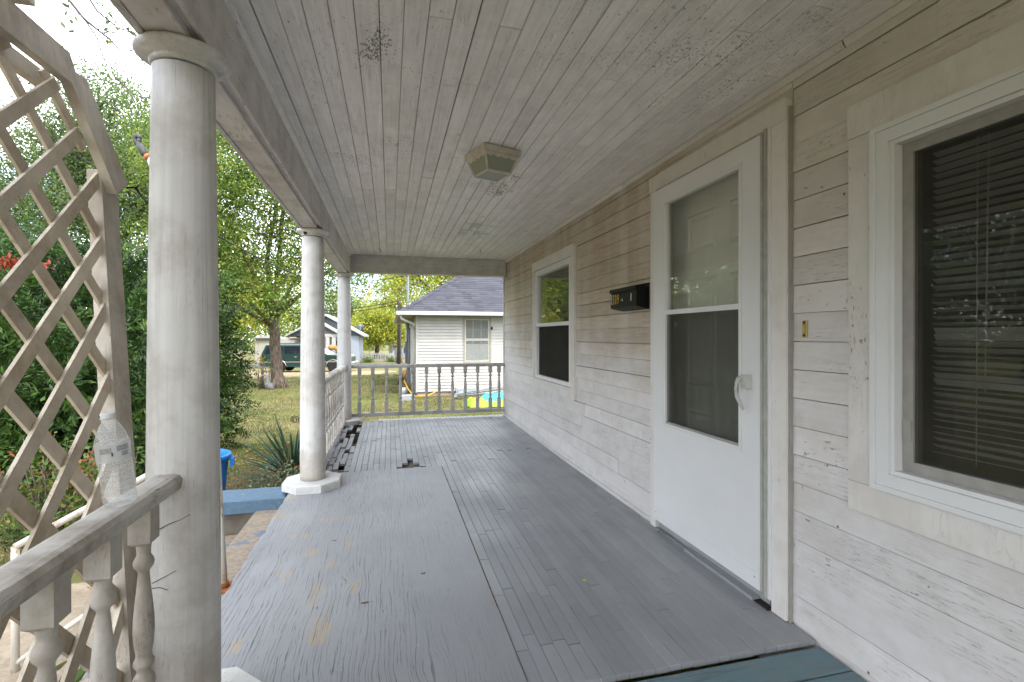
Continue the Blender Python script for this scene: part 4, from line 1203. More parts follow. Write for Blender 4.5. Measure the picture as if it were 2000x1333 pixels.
# printed blocks on the label
vd = math.atan2(-bp.y, -bp.x)
def lblock(da, z0_, z1_, wa, mat, name='print'):
    m_ = MB(); n = 6; vs = []
    for zz_ in (z0_, z1_):
        for k in range(n + 1):
            t = vd + da + wa * k / n; vs.append(TILT @ Vector((0.0334 * math.cos(t), 0.0334 * math.sin(t), zz_)))
    m_.add(vs, [(k, k + 1, n + 1 + k + 1, n + 1 + k) for k in range(n)]); obj(name, m_, mat, lab)
M_ink = plain('ink', (0.03, 0.03, 0.035), 0.5)
for k in range(5):
    lblock(-0.75, 0.137 - k * 0.0025, 0.138 - k * 0.0025, 0.70, M_ink)
    lblock(0.22, 0.139 - k * 0.0025, 0.1402 - k * 0.0025, 0.75, M_ink)
lblock(-0.10, 0.119, 0.128, 0.10, M_ink)
for k in range(7): lblock(0.48 + k * 0.06, 0.116, 0.126, 0.03, M_ink)

# ------------------------------------------------------------------ front steps with cheek wall and pipe handrail
def worn_conc():
    m = Mt('concrete with peeling blue paint', 0.85, 0.2)
    n = m.noise(5.0, None, 6, 0.7); b = m.noise(30.0, None, 4, 0.7)
    c = m.mix(m.ss(b, 0.35, 0.7), (0.30, 0.245, 0.185), (0.21, 0.17, 0.13))
    m.set('Base Color', m.mix(m.ss(m.m_(n, m.m_(b, 0.25), 'ADD'), 0.66, 0.72), c, (0.14, 0.17, 0.21)))
    m.bump(b, 0.4, 0.005); return m.m
M_stepc = worn_conc()
def bluep():
    m = Mt('blue cap paint', 0.6, 0.3)
    n = m.noise(6.0, None, 6, 0.7); b = m.noise(30.0, None, 4, 0.7)
    c = m.mix(m.ss(b, 0.3, 0.7), (0.075, 0.135, 0.20), (0.105, 0.17, 0.235))
    m.set('Base Color', m.mix(m.ss(m.m_(n, m.m_(b, 0.3), 'ADD'), 0.78, 0.9), c, (0.34, 0.30, 0.24)))
    m.bump(b, 0.4, 0.004); return m.m
M_cap = bluep()
steps = empty('steps', (-1.2, 3.1, -0.55), 'short concrete porch steps with peeling blue paint', 'steps')
for k in range(3):
    mb = MB(); mb.cbox(-0.70 - 0.33 * (k + 1) + (0.04 if k == 0 else 0), -0.70 - 0.33 * k if k else -0.70, 1.92, 4.06, -0.66, -0.11 - 0.165 * k, 0.012)
    obj('step', mb, M_stepc, steps)
mb = MB(); mb.box(-2.0, -0.78, 4.065, 4.33, -0.75, -0.121); ck = obj('cheek_wall', mb, M_concdark, steps)
mb = MB(); mb.cbox(-2.04, -0.775, 4.045, 4.35, -0.12, -0.022, 0.008); obj('cap', mb, M_cap, ck)
mb = MB(); mb.cbox(-0.772, -0.735, 4.03, 4.36, -0.15, -0.018, 0.006); obj('cap', mb, M_cap, ck)

def rustpipe():
    m = Mt('rusty white pipe', 0.6, 0.3)
    n = m.noise(14.0, m.sc(m.pos(), (1, 1, 0.35)), 6, 0.75)
    m.set('Base Color', m.mix(m.ss(n, 0.55, 0.66), (0.60, 0.57, 0.50), (0.30, 0.14, 0.05))); m.bump(n, 0.3, 0.003); return m.m
M_pipe = rustpipe()
hb_ = P(438, 1150, Z=-0.11)
hr = empty('handrail', hb_, 'rusty white pipe handrail bolted to the concrete steps', 'handrail')
top = hb_ + Vector((-0.045, 0.02, 0.80))
mb = MB(); mb.tube([hb_ + Vector((0, 0, 0.01)), hb_.lerp(top, 0.5), top], 0.0165, 12); obj('post', mb, M_pipe, hr)
mb = MB(); mb.lathe([(0.024, 0), (0.022, 0.035)], 12, tuple(hb_)); obj('collar', mb, M_rust, hr)
mb = MB(); mb.box(hb_.x - 0.065, hb_.x + 0.065, hb_.y - 0.06, hb_.y + 0.06, hb_.z + 0.0005, hb_.z + 0.010); obj('base_plate', mb, M_rust, hr)
for sx in (-1, 1):
    for sy in (-1, 1):
        mb = MB(); mb.lathe([(0.011, 0), (0.011, 0.008), (0.006, 0.009), (0.006, 0.02)], 8, (hb_.x + sx * 0.045, hb_.y + sy * 0.042, hb_.z + 0.0102)); obj('bolt', mb, M_rust, hr)
f1 = P(30, 1068, Y=2.95); f0 = Vector((f1.x, f1.y, G(0, 3) + 0.02))
mb = MB(); mb.tube([top + Vector((0.0, 0, -0.02)), top + Vector((-0.03, 0, -0.035)), f1], 0.0165, 10); obj('rail', mb, M_pipe, hr)
mb = MB(); mb.tube([f0, f1], 0.017, 10); obj('post', mb, M_pipe, hr)
mb = MB(); mb.tube([hb_ + Vector((-0.02, 0, 0.35)), f0 + Vector((0, 0, 0.05))], 0.013, 10); obj('rail', mb, M_pipe, hr)

# blue bin
def binm():
    m = Mt('blue plastic', 0.4, 0.45); n = m.noise(8.0, None, 4)
    m.set('Base Color', m.mix(n, (0.01, 0.16, 0.55), (0.015, 0.22, 0.66))); return m.m
M_bin = binm()
bc = Vector((-1.73, 5.12, G(-1.7, 5.1) + 0.004))
bn = empty('plastic_bin', bc, 'bright blue plastic bin on the lawn beyond the steps', 'bin')
zt = 0.62
mb = MB(); mb.lathe([(0.19, 0.0), (0.20, 0.01), (0.245, zt - 0.06), (0.245, zt), (0.232, zt), (0.225, zt - 0.05), (0.185, 0.03), (0.001, 0.03)], 32, tuple(bc)); obj('tub', mb, M_bin, bn)
mb = MB(); mb.lathe([(0.246, zt - 0.055), (0.270, zt - 0.05), (0.272, zt - 0.004), (0.266, zt + 0.006), (0.236, zt + 0.004), (0.233, zt - 0.004)], 32, tuple(bc), cap=False); obj('rim', mb, M_bin, bn)
for a in (0.2, math.pi + 0.2):
    mb = MB(); mb.box(0.262, 0.292, -0.06, 0.06, zt - 0.12, zt - 0.045, Matrix.Translation(bc) @ Matrix.Rotation(a, 4, 'Z')); obj('handle', mb, M_bin, bn)

# ------------------------------------------------------------------ leaves lying on the porch
def leaf_mb(size, curl, seed):
    r_ = random.Random(seed); mb = MB()
    out = [(0, -1.0), (0.32, -0.62), (0.48, -0.1), (0.36, 0.42), (0.05, 1.0), (-0.34, 0.45), (-0.46, -0.08), (-0.30, -0.6)]
    vs = [Vector((0, 0, 0.0))] + [Vector((a * size * r_.uniform(0.85, 1.15), b * size, curl * size * (a * a * 3 + 0.25 * b * b) * r_.uniform(0.6, 1.4))) for a, b in out]
    fs = [(0, i + 1, (i + 1) % 8 + 1) for i in range(8)]
    mb.add(vs, fs); return mb
def drop_leaf(px, py, size, mat, label, cat, rot, seed, group=None, dz=0.003, pos=None):
    p = P(px, py, Z=0.0) if pos is None else Vector(pos)
    p = Vector((p.x, p.y, fz(p.y) + dz if pos is None else p.z))
    mb = leaf_mb(size, 0.5, seed)
    Mx = Matrix.Translation(p) @ Matrix.Rotation(rot, 4, 'Z')
    mb.v = [tuple(Mx @ Vector(v)) for v in mb.v]
    return tag(obj('fallen_leaf', mb, mat), label, cat, group)
M_yleaf = plain('fresh yellow leaf', (0.46, 0.40, 0.04), 0.6, var=0.2, scale=40)
M_bleaf = plain('brown curled leaf', (0.24, 0.12, 0.05), 0.8, var=0.35, scale=40)
drop_leaf(1141, 1136, 0.016, M_yleaf, 'yellow leaf lying on the open grey floor boards', 'leaf', 0.5, 1)
drop_leaf(1267, 1017, 0.018, M_yleaf, 'olive leaf at the left foot of the door casing', 'leaf', 1.5, 2)
drop_leaf(1287, 1043, 0.018, plain('green leaf', (0.16, 0.22, 0.03), 0.6), 'green leaf in the gap below the storm door', 'leaf', 2.4, 3, dz=0.012)
lgrp = 'dead leaves caught in the broken porch floor'
for k, (px, py, s, r_, d_) in enumerate(((657, 925, 0.034, 0.3, 'brown leaf lying right behind the plinth of the middle column'), (652, 898, 0.026, 1.4, 'dark brown leaf against the bottom rail behind the middle column'), (706, 835, 0.03, 0.8, 'brown leaf in the big hole by the far corner column'), (676, 872, 0.024, 1.0, 'brown leaf in the broken boards halfway along the far rail'), (788, 912, 0.022, 0.2, 'pale brown leaf in the small hole behind the plywood'))):
    drop_leaf(px, py, s, M_bleaf, d_, 'leaf', r_, 10 + k, lgrp, dz=-0.02 if k > 1 else 0.008)
# ------------------------------------------------------------------ vegetation
def leaf_quads(cent, L, Wd, rng, mode='random', outw=None):
    n = len(cent)
    u = rng.normal(size=(n, 3)); u /= np.linalg.norm(u, axis=1)[:, None]
    if mode == 'hang':
        u[:, 2] = -np.abs(u[:, 2]) * 0.9 - 0.25
    if outw is not None:
        u = u * 0.55 + outw * 0.9
        u[:, 2] -= 0.12
    u /= np.linalg.norm(u, axis=1)[:, None]
    t = rng.normal(size=(n, 3)); v = np.cross(u, t); v /= np.linalg.norm(v, axis=1)[:, None] + 1e-9
    Ls = (L * rng.uniform(0.5, 1.5, n))[:, None]; Ws = (Wd * rng.uniform(0.7, 1.25, n))[:, None]
    w = np.cross(u, v)
    a = cent - u * Ls * 0.5; b = cent + v * Ws * 0.5 + w * Ls * 0.06; c = cent + u * Ls * 0.5; d = cent - v * Ws * 0.5 + w * Ls * 0.06
    V = np.stack([a, b, c, d], 1).reshape(-1, 3)
    Q = np.arange(n * 4).reshape(n, 4)
    return V, Q

def lobe_clumps(lobes, m, rng, bias=2.4):
    lob = np.array(lobes, dtype=float)
    vol = lob[:, 3] * lob[:, 4] * lob[:, 5]
    idx = rng.choice(len(lob), m, p=vol / vol.sum())
    d = rng.normal(size=(m, 3)); d /= np.linalg.norm(d, axis=1)[:, None]
    r = rng.uniform(0.03, 1, m) ** (1 / bias) * rng.uniform(0.85, 1.12, m)
    return lob[idx, :3] + d * r[:, None] * lob[idx, 3:6], d, idx

def tree(name, label, base, r0, fork, lobes, n, leaf, mat, seed, bark_=None, sig=0.45, per=55, cat='tree', group=None, limbs=True, twigs=70, wander=0.12):
    rng = np.random.default_rng(seed); rp = random.Random(seed)
    bz = G(base[0], base[1]) - 0.1
    b = Vector((base[0], base[1], bz))
    root = empty(name, b, label, cat, group)
    top = Vector((base[0] + rp.uniform(-.2, .2), base[1], bz + fork))
    tp = [b]; rs = [r0 * 1.55]
    for k in range(1, 9):
        t = k / 8
        tp.append(b.lerp(top, t) + Vector((rp.uniform(-1, 1) * r0 * 0.14, rp.uniform(-1, 1) * r0 * 0.14, 0)))
        rs.append(r0 * (1.0 + 0.45 * math.exp(-t * 9)) * (1 - 0.22 * t))
    tb = MB(); tb.tube(tp, rs, 16)
    for a in range(6):                                          # root flare
        t = a * math.pi / 3 + rp.uniform(-.3, .3)
        tb.tube([b + Vector((math.cos(t) * r0 * 0.5, math.sin(t) * r0 * 0.5, r0 * 2.4)), b + Vector((math.cos(t) * r0 * 1.3, math.sin(t) * r0 * 1.3, r0 * 0.75)), b + Vector((math.cos(t) * r0 * 2.1, math.sin(t) * r0 * 2.1, 0.02))], [r0 * 0.45, r0 * 0.38, r0 * 0.12], 7)
    obj('trunk', tb, bark_ or M_bark, root, b)
    cl, dr, idx = lobe_clumps(lobes, max(8, n // per), rng)
    if limbs:
        lb = MB()
        for li, l in enumerate(lobes):
            c = Vector(l[:3])
            s = tp[-1] if rp.random() < 0.6 else tp[rp.choice((-2, -3))]
            mid = s.lerp(c, 0.5) + Vector((rp.uniform(-1, 1), rp.uniform(-1, 1), rp.uniform(-0.2, 0.8))) * (c - s).length * wander
            rr_ = r0 * min(0.6, 0.28 + 0.06 * l[3])
            lb.tube([s, s.lerp(mid, 0.55), mid, mid.lerp(c, 0.6), c], [rr_, rr_ * 0.85, rr_ * 0.68, rr_ * 0.5, rr_ * 0.34], 7)
            mine = [i for i in range(len(cl)) if idx[i] == li]
            rp.shuffle(mine)
            for i in mine[:max(3, twigs // len(lobes))]:
                e = Vector(cl[i]); q_ = rp.uniform(0.2, 1.0); s2 = mid.lerp(c, q_)
                m2 = s2.lerp(e, 0.5) + Vector((rp.uniform(-1, 1), rp.uniform(-1, 1), rp.uniform(-.4, 1))) * (e - s2).length * 0.15
                lb.tube([s2, m2, e], [rr_ * 0.26, rr_ * 0.16, rr_ * 0.04], 5)
        obj('limbs', lb, bark_ or M_bark, root, b)
    cc = np.repeat(cl, per, axis=0)
    off = rng.normal(size=cc.shape) * np.array([sig, sig, sig * 0.6])
    V, Q = leaf_quads(cc + off, leaf, leaf * 0.72, rng, 'hang' if rp.random() < 0.0 else 'random')
    arrays_mesh('crown', V, Q, mat, root, b)
    return root

# maple on the lawn
tree('maple_tree', 'broad maple turning yellow on the lawn in front of the green car', (-4.33, 21.2), 0.235, 2.9,
     [(-4.3, 21.0, 6.6, 3.9, 3.6, 3.5), (-6.8, 20.6, 4.4, 2.3, 2.2, 1.7), (-2.3, 20.6, 4.2, 2.2, 2.2, 1.5), (-3.2, 20.0, 9.2, 3.2, 3.0, 2.4), (-7.4, 21.2, 7.6, 2.4, 2.4, 2.4), (-0.6, 21.0, 5.4, 1.9, 1.9, 1.5), (-4.6, 19.6, 3.1, 1.7, 1.5, 0.9), (-5.9, 19.4, 2.7, 1.5, 1.2, 0.95), (-3.5, 19.2, 2.5, 1.3, 1.1, 0.8), (-7.6, 19.8, 3.0, 1.6, 1.3, 1.2)],
     105000, 0.095, L_maple, 1, per=80, sig=0.38, twigs=150)
# suckers and a stump sprout round its foot
rp = random.Random(2)
sk_ = empty('sucker_shoots', (-4.75, 20.7, G(0, 20.7)), 'thin leafy shoots sprouting beside the maple trunk', 'shoots')
mb = MB(); ends = []
for k in range(9):
    p = Vector((-4.80 + rp.uniform(-.18, .25), 20.65 + rp.uniform(-.15, .15), G(0, 20.7))); e = p + Vector((rp.uniform(-.2, .1), rp.uniform(-.1, .1), rp.uniform(0.3, 1.3))); ends.append(e)
    mb.tube([p, p.lerp(e, 0.5) + Vector((rp.uniform(-.05, .05), 0, 0)), e], [0.03, 0.022, 0.01], 6)
obj('stems', mb, M_bark, sk_)
rng = np.random.default_rng(8); cc = np.repeat(np.array([tuple(e) for e in ends]), 9, axis=0) + rng.normal(size=(81, 3)) * 0.10
V, Q = leaf_quads(cc, 0.09, 0.06, rng); arrays_mesh('leaves', V, Q, L_maple, sk_, WL[sk_.name])

# oak and its neighbour at the left
tree('oak_tree', 'tall grey-green oak rising behind the evergreen at left', (-12.6, 26.0), 0.34, 5.0,
     [(-12.4, 25.5, 9.6, 3.0, 2.8, 3.4), (-10.2, 25.2, 8.0, 2.6, 2.5, 2.6), (-14.3, 26.0, 8.0, 2.6, 2.6, 2.6), (-12.0, 25.0, 6.0, 3.6, 3.0, 2.0), (-8.6, 25.0, 8.6, 1.8, 1.8, 2.6), (-12.6, 25.6, 12.0, 1.4, 1.4, 1.6)],
     80000, 0.11, L_oak, 3, M_twig, per=56, sig=0.42, twigs=130)
tree('ash_tree', 'paler tree behind the lattice at the far left', (-19.5, 26.0), 0.3, 4.0,
     [(-19.0, 25.5, 6.6, 3.2, 3.0, 3.0), (-16.6, 25.2, 5.4, 2.4, 2.2, 2.2), (-21.4, 25.0, 5.6, 2.6, 2.6, 2.6)],
     22000, 0.16, L_oak, 4, M_twig, per=44, sig=0.42)
# big tree whose boughs hang over the front yard (its trunk stands left of the view)
tree('yard_tree', 'tree leaning over the yard with thin boughs across the sky at top left', (-7.6, 3.4), 0.30, 4.2,
     [(-6.8, 4.2, 8.6, 3.2, 3.4, 2.2), (-4.4, 6.6, 8.8, 2.6, 2.6, 1.7), (-9.4, 2.4, 8.2, 2.6, 2.8, 2.0), (-6.2, 9.0, 10.4, 2.6, 2.6, 1.8), (-9.8, 6.6, 9.6, 2.6, 2.6, 2.0)],
     9000, 0.10, L_oak, 5, M_twig, per=44, sig=0.45)
yt = bpy.data.objects['yard_tree']
rp = random.Random(19); rng = np.random.default_rng(19)
mb = MB(); leafp = []
s0 = Vector((-5.4, 5.2, 7.2))
def bough(pts, r):
    mb.tube([Vector(p) for p in pts], [r * (1 - 0.8 * i / (len(pts) - 1)) for i in range(len(pts))], 6)
def at5(px, py, Y=5.0): return P(px, py, Y=Y)
main1 = [s0, at5(60, -160), at5(110, -30), at5(165, 38), at5(215, 78), at5(262, 128)]
main2 = [s0, at5(110, -170), at5(150, -40), at5(190, 22), at5(230, 55), at5(272, 70)]
main3 = [at5(165, 38), at5(190, 75), at5(203, 118), at5(226, 155), at5(262, 185), at5(296, 197)]
for m_, r_ in ((main1, 0.020), (main2, 0.016), (main3, 0.007)): bough(m_, r_)
for m_ in (main1, main2, main3):
    for k in range(10):
        i = rp.randrange(2, len(m_) - 1); a = m_[i].lerp(m_[i + 1], rp.random())
        e = a + Vector((rp.uniform(-.05, .35), rp.uniform(-.25, .25), rp.uniform(-.30, .10)))
        mb.tube([a, a.lerp(e, 0.5) + Vector((0, 0, 0.03)), e], [0.004, 0.003, 0.0015], 4)
        for q_ in range(rp.choice((1, 3, 5)) if m_ is not main3 else rp.choice((0, 1, 2))): leafp.append(tuple(a.lerp(e, rp.uniform(0.3, 1)) + Vector((rp.gauss(0, .03), rp.gauss(0, .03), rp.gauss(0, .03)))))
obj('bough', mb, M_twig, yt)
V, Q = leaf_quads(np.array(leafp), 0.055, 0.026, rng, 'hang'); arrays_mesh('bough_leaves', V, Q, L_oak, yt, WL[yt.name])

# trees further off
far = 'trees in the far background'
def simple_tree(label, base, r, fork, lobes, n, leaf, mat, seed, name='far_tree', sig=0.7):
    return tree(name, label, base, r, fork, lobes, n, leaf, mat, seed, M_twig, sig=sig, per=40, group=far, twigs=40)
simple_tree('yellow tree glowing left of the maple trunk', (-15.5, 46), 0.25, 3.2, [(-15, 45.5, 4.6, 4.6, 3, 3.2), (-11.5, 46, 3.6, 3, 2.5, 2.4), (-19, 46, 4.2, 3.4, 3, 2.8)], 14000, 0.24, L_yellow, 21)
simple_tree('tall yellow-green tree between the maple and the oak', (-17, 55), 0.3, 5, [(-17, 54, 9, 4.6, 4, 4.2), (-13, 55, 7, 3.4, 3, 3)], 11000, 0.28, L_far, 22)
simple_tree('yellow tree rising behind the neighbouring hip roof', (4.6, 38), 0.28, 4.5, [(4.6, 37.5, 7.4, 3.6, 3, 3.6), (2.0, 37.5, 5.6, 2.6, 2.4, 2.6), (7.6, 38, 6.8, 3.2, 3, 3.2), (1.4, 38, 8.4, 1.8, 1.8, 2.2)], 18000, 0.19, L_yellow, 23, sig=0.5)
simple_tree('bushy yellow-green tree behind the picket fence', (-1.6, 63), 0.3, 2.2, [(-1.6, 62, 2.6, 2.9, 2.4, 2.6), (0.6, 62.5, 1.8, 2.0, 2, 1.9), (-3.4, 62, 1.5, 2, 2, 1.8)], 13000, 0.24, L_yellow, 24, sig=0.5)
simple_tree('dark green thicket tree between fence and garage', (-4.2, 72), 0.3, 3, [(-4.2, 71, 4.2, 3.6, 3, 3.2), (0.2, 72, 3.4, 3.6, 3, 2.6), (4, 73, 4.6, 3.4, 3, 3.4)], 13000, 0.28, L_far, 25)
simple_tree('tall thin tree with open crown left of the neighbouring roof', (0.9, 50), 0.22, 6, [(0.9, 49.6, 6.8, 1.7, 1.5, 2.6), (-0.8, 50, 5.2, 1.3, 1.3, 1.5)], 3600, 0.22, L_yellow, 26, sig=0.5)
simple_tree('round green tree behind the grey gabled house', (-8, 74), 0.35, 3, [(-8, 73, 4.6, 5.0, 4, 3.8), (-14, 74, 4.2, 4.4, 3.6, 3.4), (-20, 74, 5, 4.8, 4, 4)], 15000, 0.30, L_far, 27)
simple_tree('grey-green tree far off behind the lattice', (-33, 52), 0.35, 4, [(-33, 51, 6, 5, 4, 4), (-28, 52, 5, 4, 3.6, 3.4), (-38, 52, 5, 4.6, 4, 3.6)], 13000, 0.28, L_far, 28)
simple_tree('loose tree at the far end of the street', (-25, 70), 0.35, 4, [(-26, 69, 5.5, 5, 4, 4), (-31, 70, 5, 4.6, 4, 3.8)], 9000, 0.32, L_far, 29)
simple_tree('orange-tinted tree at the right end of the background', (13, 52), 0.3, 4, [(13, 51, 6.5, 4.4, 4, 4), (9, 52, 5.2, 3, 3, 3)], 9000, 0.26, L_yellow, 30)

# trees along the street side of the yard (seen mirrored in the window glass)
simple_tree('tree across the side yard mirrored in the big window', (-23, 5), 0.3, 3.0, [(-23, 5, 5.0, 3.8, 3.8, 3.4), (-21.4, 8.6, 3.4, 2.8, 2.8, 2.4), (-22.4, 1.0, 3.6, 3.0, 3.0, 2.6)], 16000, 0.17, L_oak, 31, 'side_tree', 0.5)
simple_tree('round tree at the near end of the side yard', (-22, -6), 0.3, 2.6, [(-22, -6, 4.2, 3.4, 3.4, 3.2), (-21.5, -2.8, 2.6, 2.2, 2.2, 2.0), (-23, -9.5, 3.6, 3.0, 3.0, 2.8)], 14000, 0.17, L_far, 32, 'side_tree', 0.5)
simple_tree('spreading tree left of the oak beyond the lattice', (-20, 13), 0.3, 3.0, [(-20, 13, 5.0, 3.8, 3.6, 3.4), (-17.6, 15.4, 3.2, 2.6, 2.4, 2.2), (-18.5, 10, 3.4, 2.8, 2.6, 2.4)], 16000, 0.18, L_oak, 33, 'side_tree', 0.5)
rng = np.random.default_rng(91); ys_ = rng.uniform(-40, 100, 1800)
hh = 5.0 + 1.8 * np.sin(ys_ * 0.23) + 1.2 * np.sin(ys_ * 0.57 + 1)
cl = np.stack([-62 + rng.normal(size=1800) * 3.0, ys_, -0.8 + rng.uniform(0, 1, 1800) ** 0.8 * hh], 1)
cc = np.repeat(cl, 14, axis=0) + rng.normal(size=(1800 * 14, 3)) * 0.75
V, Q = leaf_quads(cc, 0.62, 0.45, rng)
tag(arrays_mesh('side_wood', V, Q, L_far), 'distant belt of trees on the street side', 'wood', kind='stuff')
# wood closing the view behind the houses
rng = np.random.default_rng(90); xs_ = rng.uniform(-130, 70, 2600)
hh = 5.5 + 2.0 * np.sin(xs_ * 0.21) + 1.3 * np.sin(xs_ * 0.53 + 1)
cl = np.stack([xs_, 104 + rng.normal(size=2600) * 3.0, G(0, 90) + rng.uniform(0, 1, 2600) ** 0.8 * hh], 1)
cc = np.repeat(cl, 14, axis=0) + rng.normal(size=(2600 * 14, 3)) * 0.75
V, Q = leaf_quads(cc, 0.62, 0.45, rng)
tag(arrays_mesh('distant_wood', V, Q, L_far), 'distant belt of trees closing the street', 'wood', kind='stuff')
# evergreen
def evergreen():
    rng = np.random.default_rng(41); rp = random.Random(41)
    base = (-4.9, 8.9)
    b = Vector((base[0], base[1], G(*base)))
    root = empty('evergreen_bush', b, 'large dark feathery evergreen bush filling the yard behind the lattice', 'bush')
    lobes = [(-5.2, 8.9, 0.75, 2.35, 1.5, 1.55), (-3.2, 8.6, 1.1, 1.02, 1.0, 1.35), (-6.6, 8.8, 1.25, 1.7, 1.4, 1.75), (-4.6, 8.8, 1.75, 1.3, 1.2, 1.0), (-7.6, 8.9, 0.8, 1.5, 1.3, 1.5), (-3.0, 8.6, 0.1, 0.75, 0.8, 0.8), (-5.9, 8.7, 2.35, 0.8, 0.8, 0.75), (-4.5, 6.7, 0.5, 1.3, 1.1, 1.3), (-3.15, 6.4, 0.2, 0.85, 0.9, 0.95), (-3.6, 7.4, 0.7, 1.0, 0.9, 1.1)]
    tb = MB()
    for k in range(5):
        p = b + Vector((rp.uniform(-1.6, 1.6), rp.uniform(-.3, .3), 0)); e = p + Vector((rp.uniform(-.6, .6), rp.uniform(-.3, .3), 2.0))
        tb.tube([p, p.lerp(e, 0.5) + Vector((rp.uniform(-.1, .1), 0, 0)), e], [0.07, 0.05, 0.02], 8)
    obj('stems', tb, M_bark, root, b)
    cl, d, idx = lobe_clumps(lobes, 5600, rng, 4.5)
    cl = cl[cl[:, 2] > G(0, 8.9) + 0.05]; n = len(cl)
    ctr = np.array([-5.2, 9.1, 0.4])
    out = cl - ctr; out /= np.linalg.norm(out, axis=1)[:, None]
    # each clump is a fan of feathery sprays pointing out and a little up
    per = 40
    o = np.repeat(out, per, 0); c = np.repeat(cl, per, 0)
    ax = rng.normal(size=(n, 3)) * 0.55 + out * 1.0 + np.array([0, 0, 0.25]); ax /= np.linalg.norm(ax, axis=1)[:, None]
    axr = np.repeat(ax, per, 0)
    side = np.cross(ax, rng.normal(size=(n, 3))); side /= np.linalg.norm(side, axis=1)[:, None]
    sdr = np.repeat(side, per, 0)
    t = np.tile(np.linspace(0, 1, per // 2).repeat(2), n); sg = np.tile(np.array([1, -1] * (per // 2)), n)
    LEN = 0.34
    cen = c + axr * (t * LEN)[:, None] + sdr * (sg * (1 - t * 0.75) * 0.055)[:, None] + rng.normal(size=c.shape) * 0.012
    cen[:, 2] -= (t ** 2) * 0.05
    u = axr * 0.55 + sdr * sg[:, None] * 0.8 + rng.normal(size=c.shape) * 0.15; u /= np.linalg.norm(u, axis=1)[:, None]
    v = np.cross(u, np.cross(axr, sdr) + rng.normal(size=c.shape) * 0.5); v = np.cross(u, rng.normal(size=c.shape) * 0.4 + np.cross(axr, sdr)); v /= np.linalg.norm(v, axis=1)[:, None]
    L = (0.095 * (1.1 - 0.55 * t) * rng.uniform(0.8, 1.2, len(t)))[:, None]; w = 0.020
    V = np.stack([cen - u * L * 0.5, cen + v * w * 0.5, cen + u * L * 0.5, cen - v * w * 0.5], 1).reshape(-1, 3)
    arrays_mesh('foliage', V, np.arange(len(V)).reshape(-1, 4), L_yew, root, b)
    cl2, d2, i2 = lobe_clumps([(a, b_, c, r1 * .84, r2 * .84, r3 * .84) for a, b_, c, r1, r2, r3 in lobes], 60000, rng, 5)
    V, Q = leaf_quads(cl2[cl2[:, 2] > G(0, 8.9)], 0.10, 0.035, rng)
    arrays_mesh('inner_foliage', V, Q, L_yew, root, b)
evergreen()

# reddening shrubs below the lattice
def shrub(label, c, h, spread, nst, seed, mat, leaf=0.05, dens=26, name='red_shrub', grp=None):
    rp = random.Random(seed); rng = np.random.default_rng(seed)
    b = Vector((c[0], c[1], G(*c)))
    root = empty(name, b, label, 'shrub', grp)
    mb = MB(); cc = []
    for k in range(nst):
        a = rp.uniform(0, 2 * math.pi); rr_ = spread * math.sqrt(rp.random())
        p = b + Vector((math.cos(a) * rr_ * 0.35, math.sin(a) * rr_ * 0.35, 0)); e = b + Vector((math.cos(a) * rr_, math.sin(a) * rr_, h * rp.uniform(0.5, 1.0)))
        m_ = p.lerp(e, 0.5) + Vector((rp.gauss(0, .04), rp.gauss(0, .04), 0.05))
        mb.tube([p, m_, e], [0.006, 0.005, 0.002], 5)
        for q_ in range(dens):
            t = rp.uniform(0.35, 1.0) ** 0.7
            s = (p.lerp(m_, t * 2) if t < 0.5 else m_.lerp(e, t * 2 - 1))
            cc.append(tuple(s + Vector((rp.gauss(0, .035), rp.gauss(0, .035), rp.gauss(0, .03)))))
    obj('stems', mb, M_twig, root, b)
    V, Q = leaf_quads(np.array(cc), leaf, leaf * 0.42, rng); arrays_mesh('leaves', V, Q, mat, root, b)
    return root
gs = 'reddening shrubs in the bed beside the porch'
shrub('red and green leafy shrub behind the lattice near its right post', (-2.25, 4.65), 0.85, 0.36, 40, 51, L_red, grp=gs)
shrub('low red tipped shrub at the left behind the lattice', (-2.75, 4.85), 0.95, 0.42, 44, 52, L_red, grp=gs)
shrub('small leafy shrub low behind the near balusters', (-1.13, 1.82), 0.55, 0.22, 24, 53, L_red, grp=gs)
shrub('low red shrub at the edge of the walkway behind the lattice', (-2.45, 4.30), 0.50, 0.30, 26, 54, L_red, grp=gs)
q = P(50, 517, Y=7.0)
shrub('bright red leaf cluster in front of the evergreen', (q.x, q.y), q.z - G(q.x, q.y) + 0.02, 0.22, 8, 55, L_red, 0.05, 6)
for o_ in [o for o in bpy.data.objects if o.name.startswith('red_shrub')][-1:]:
    pass
rng = np.random.default_rng(56)
cc = np.array([q.x, q.y - 0.1, q.z]) + rng.normal(size=(260, 3)) * np.array([0.13, 0.08, 0.035])
V, Q = leaf_quads(cc, 0.065, 0.03, rng)
lc_ = arrays_mesh('leaf_cluster', V, Q, L_scarlet, o_, WL[o_.name]); lc_['kind'] = 'stuff'

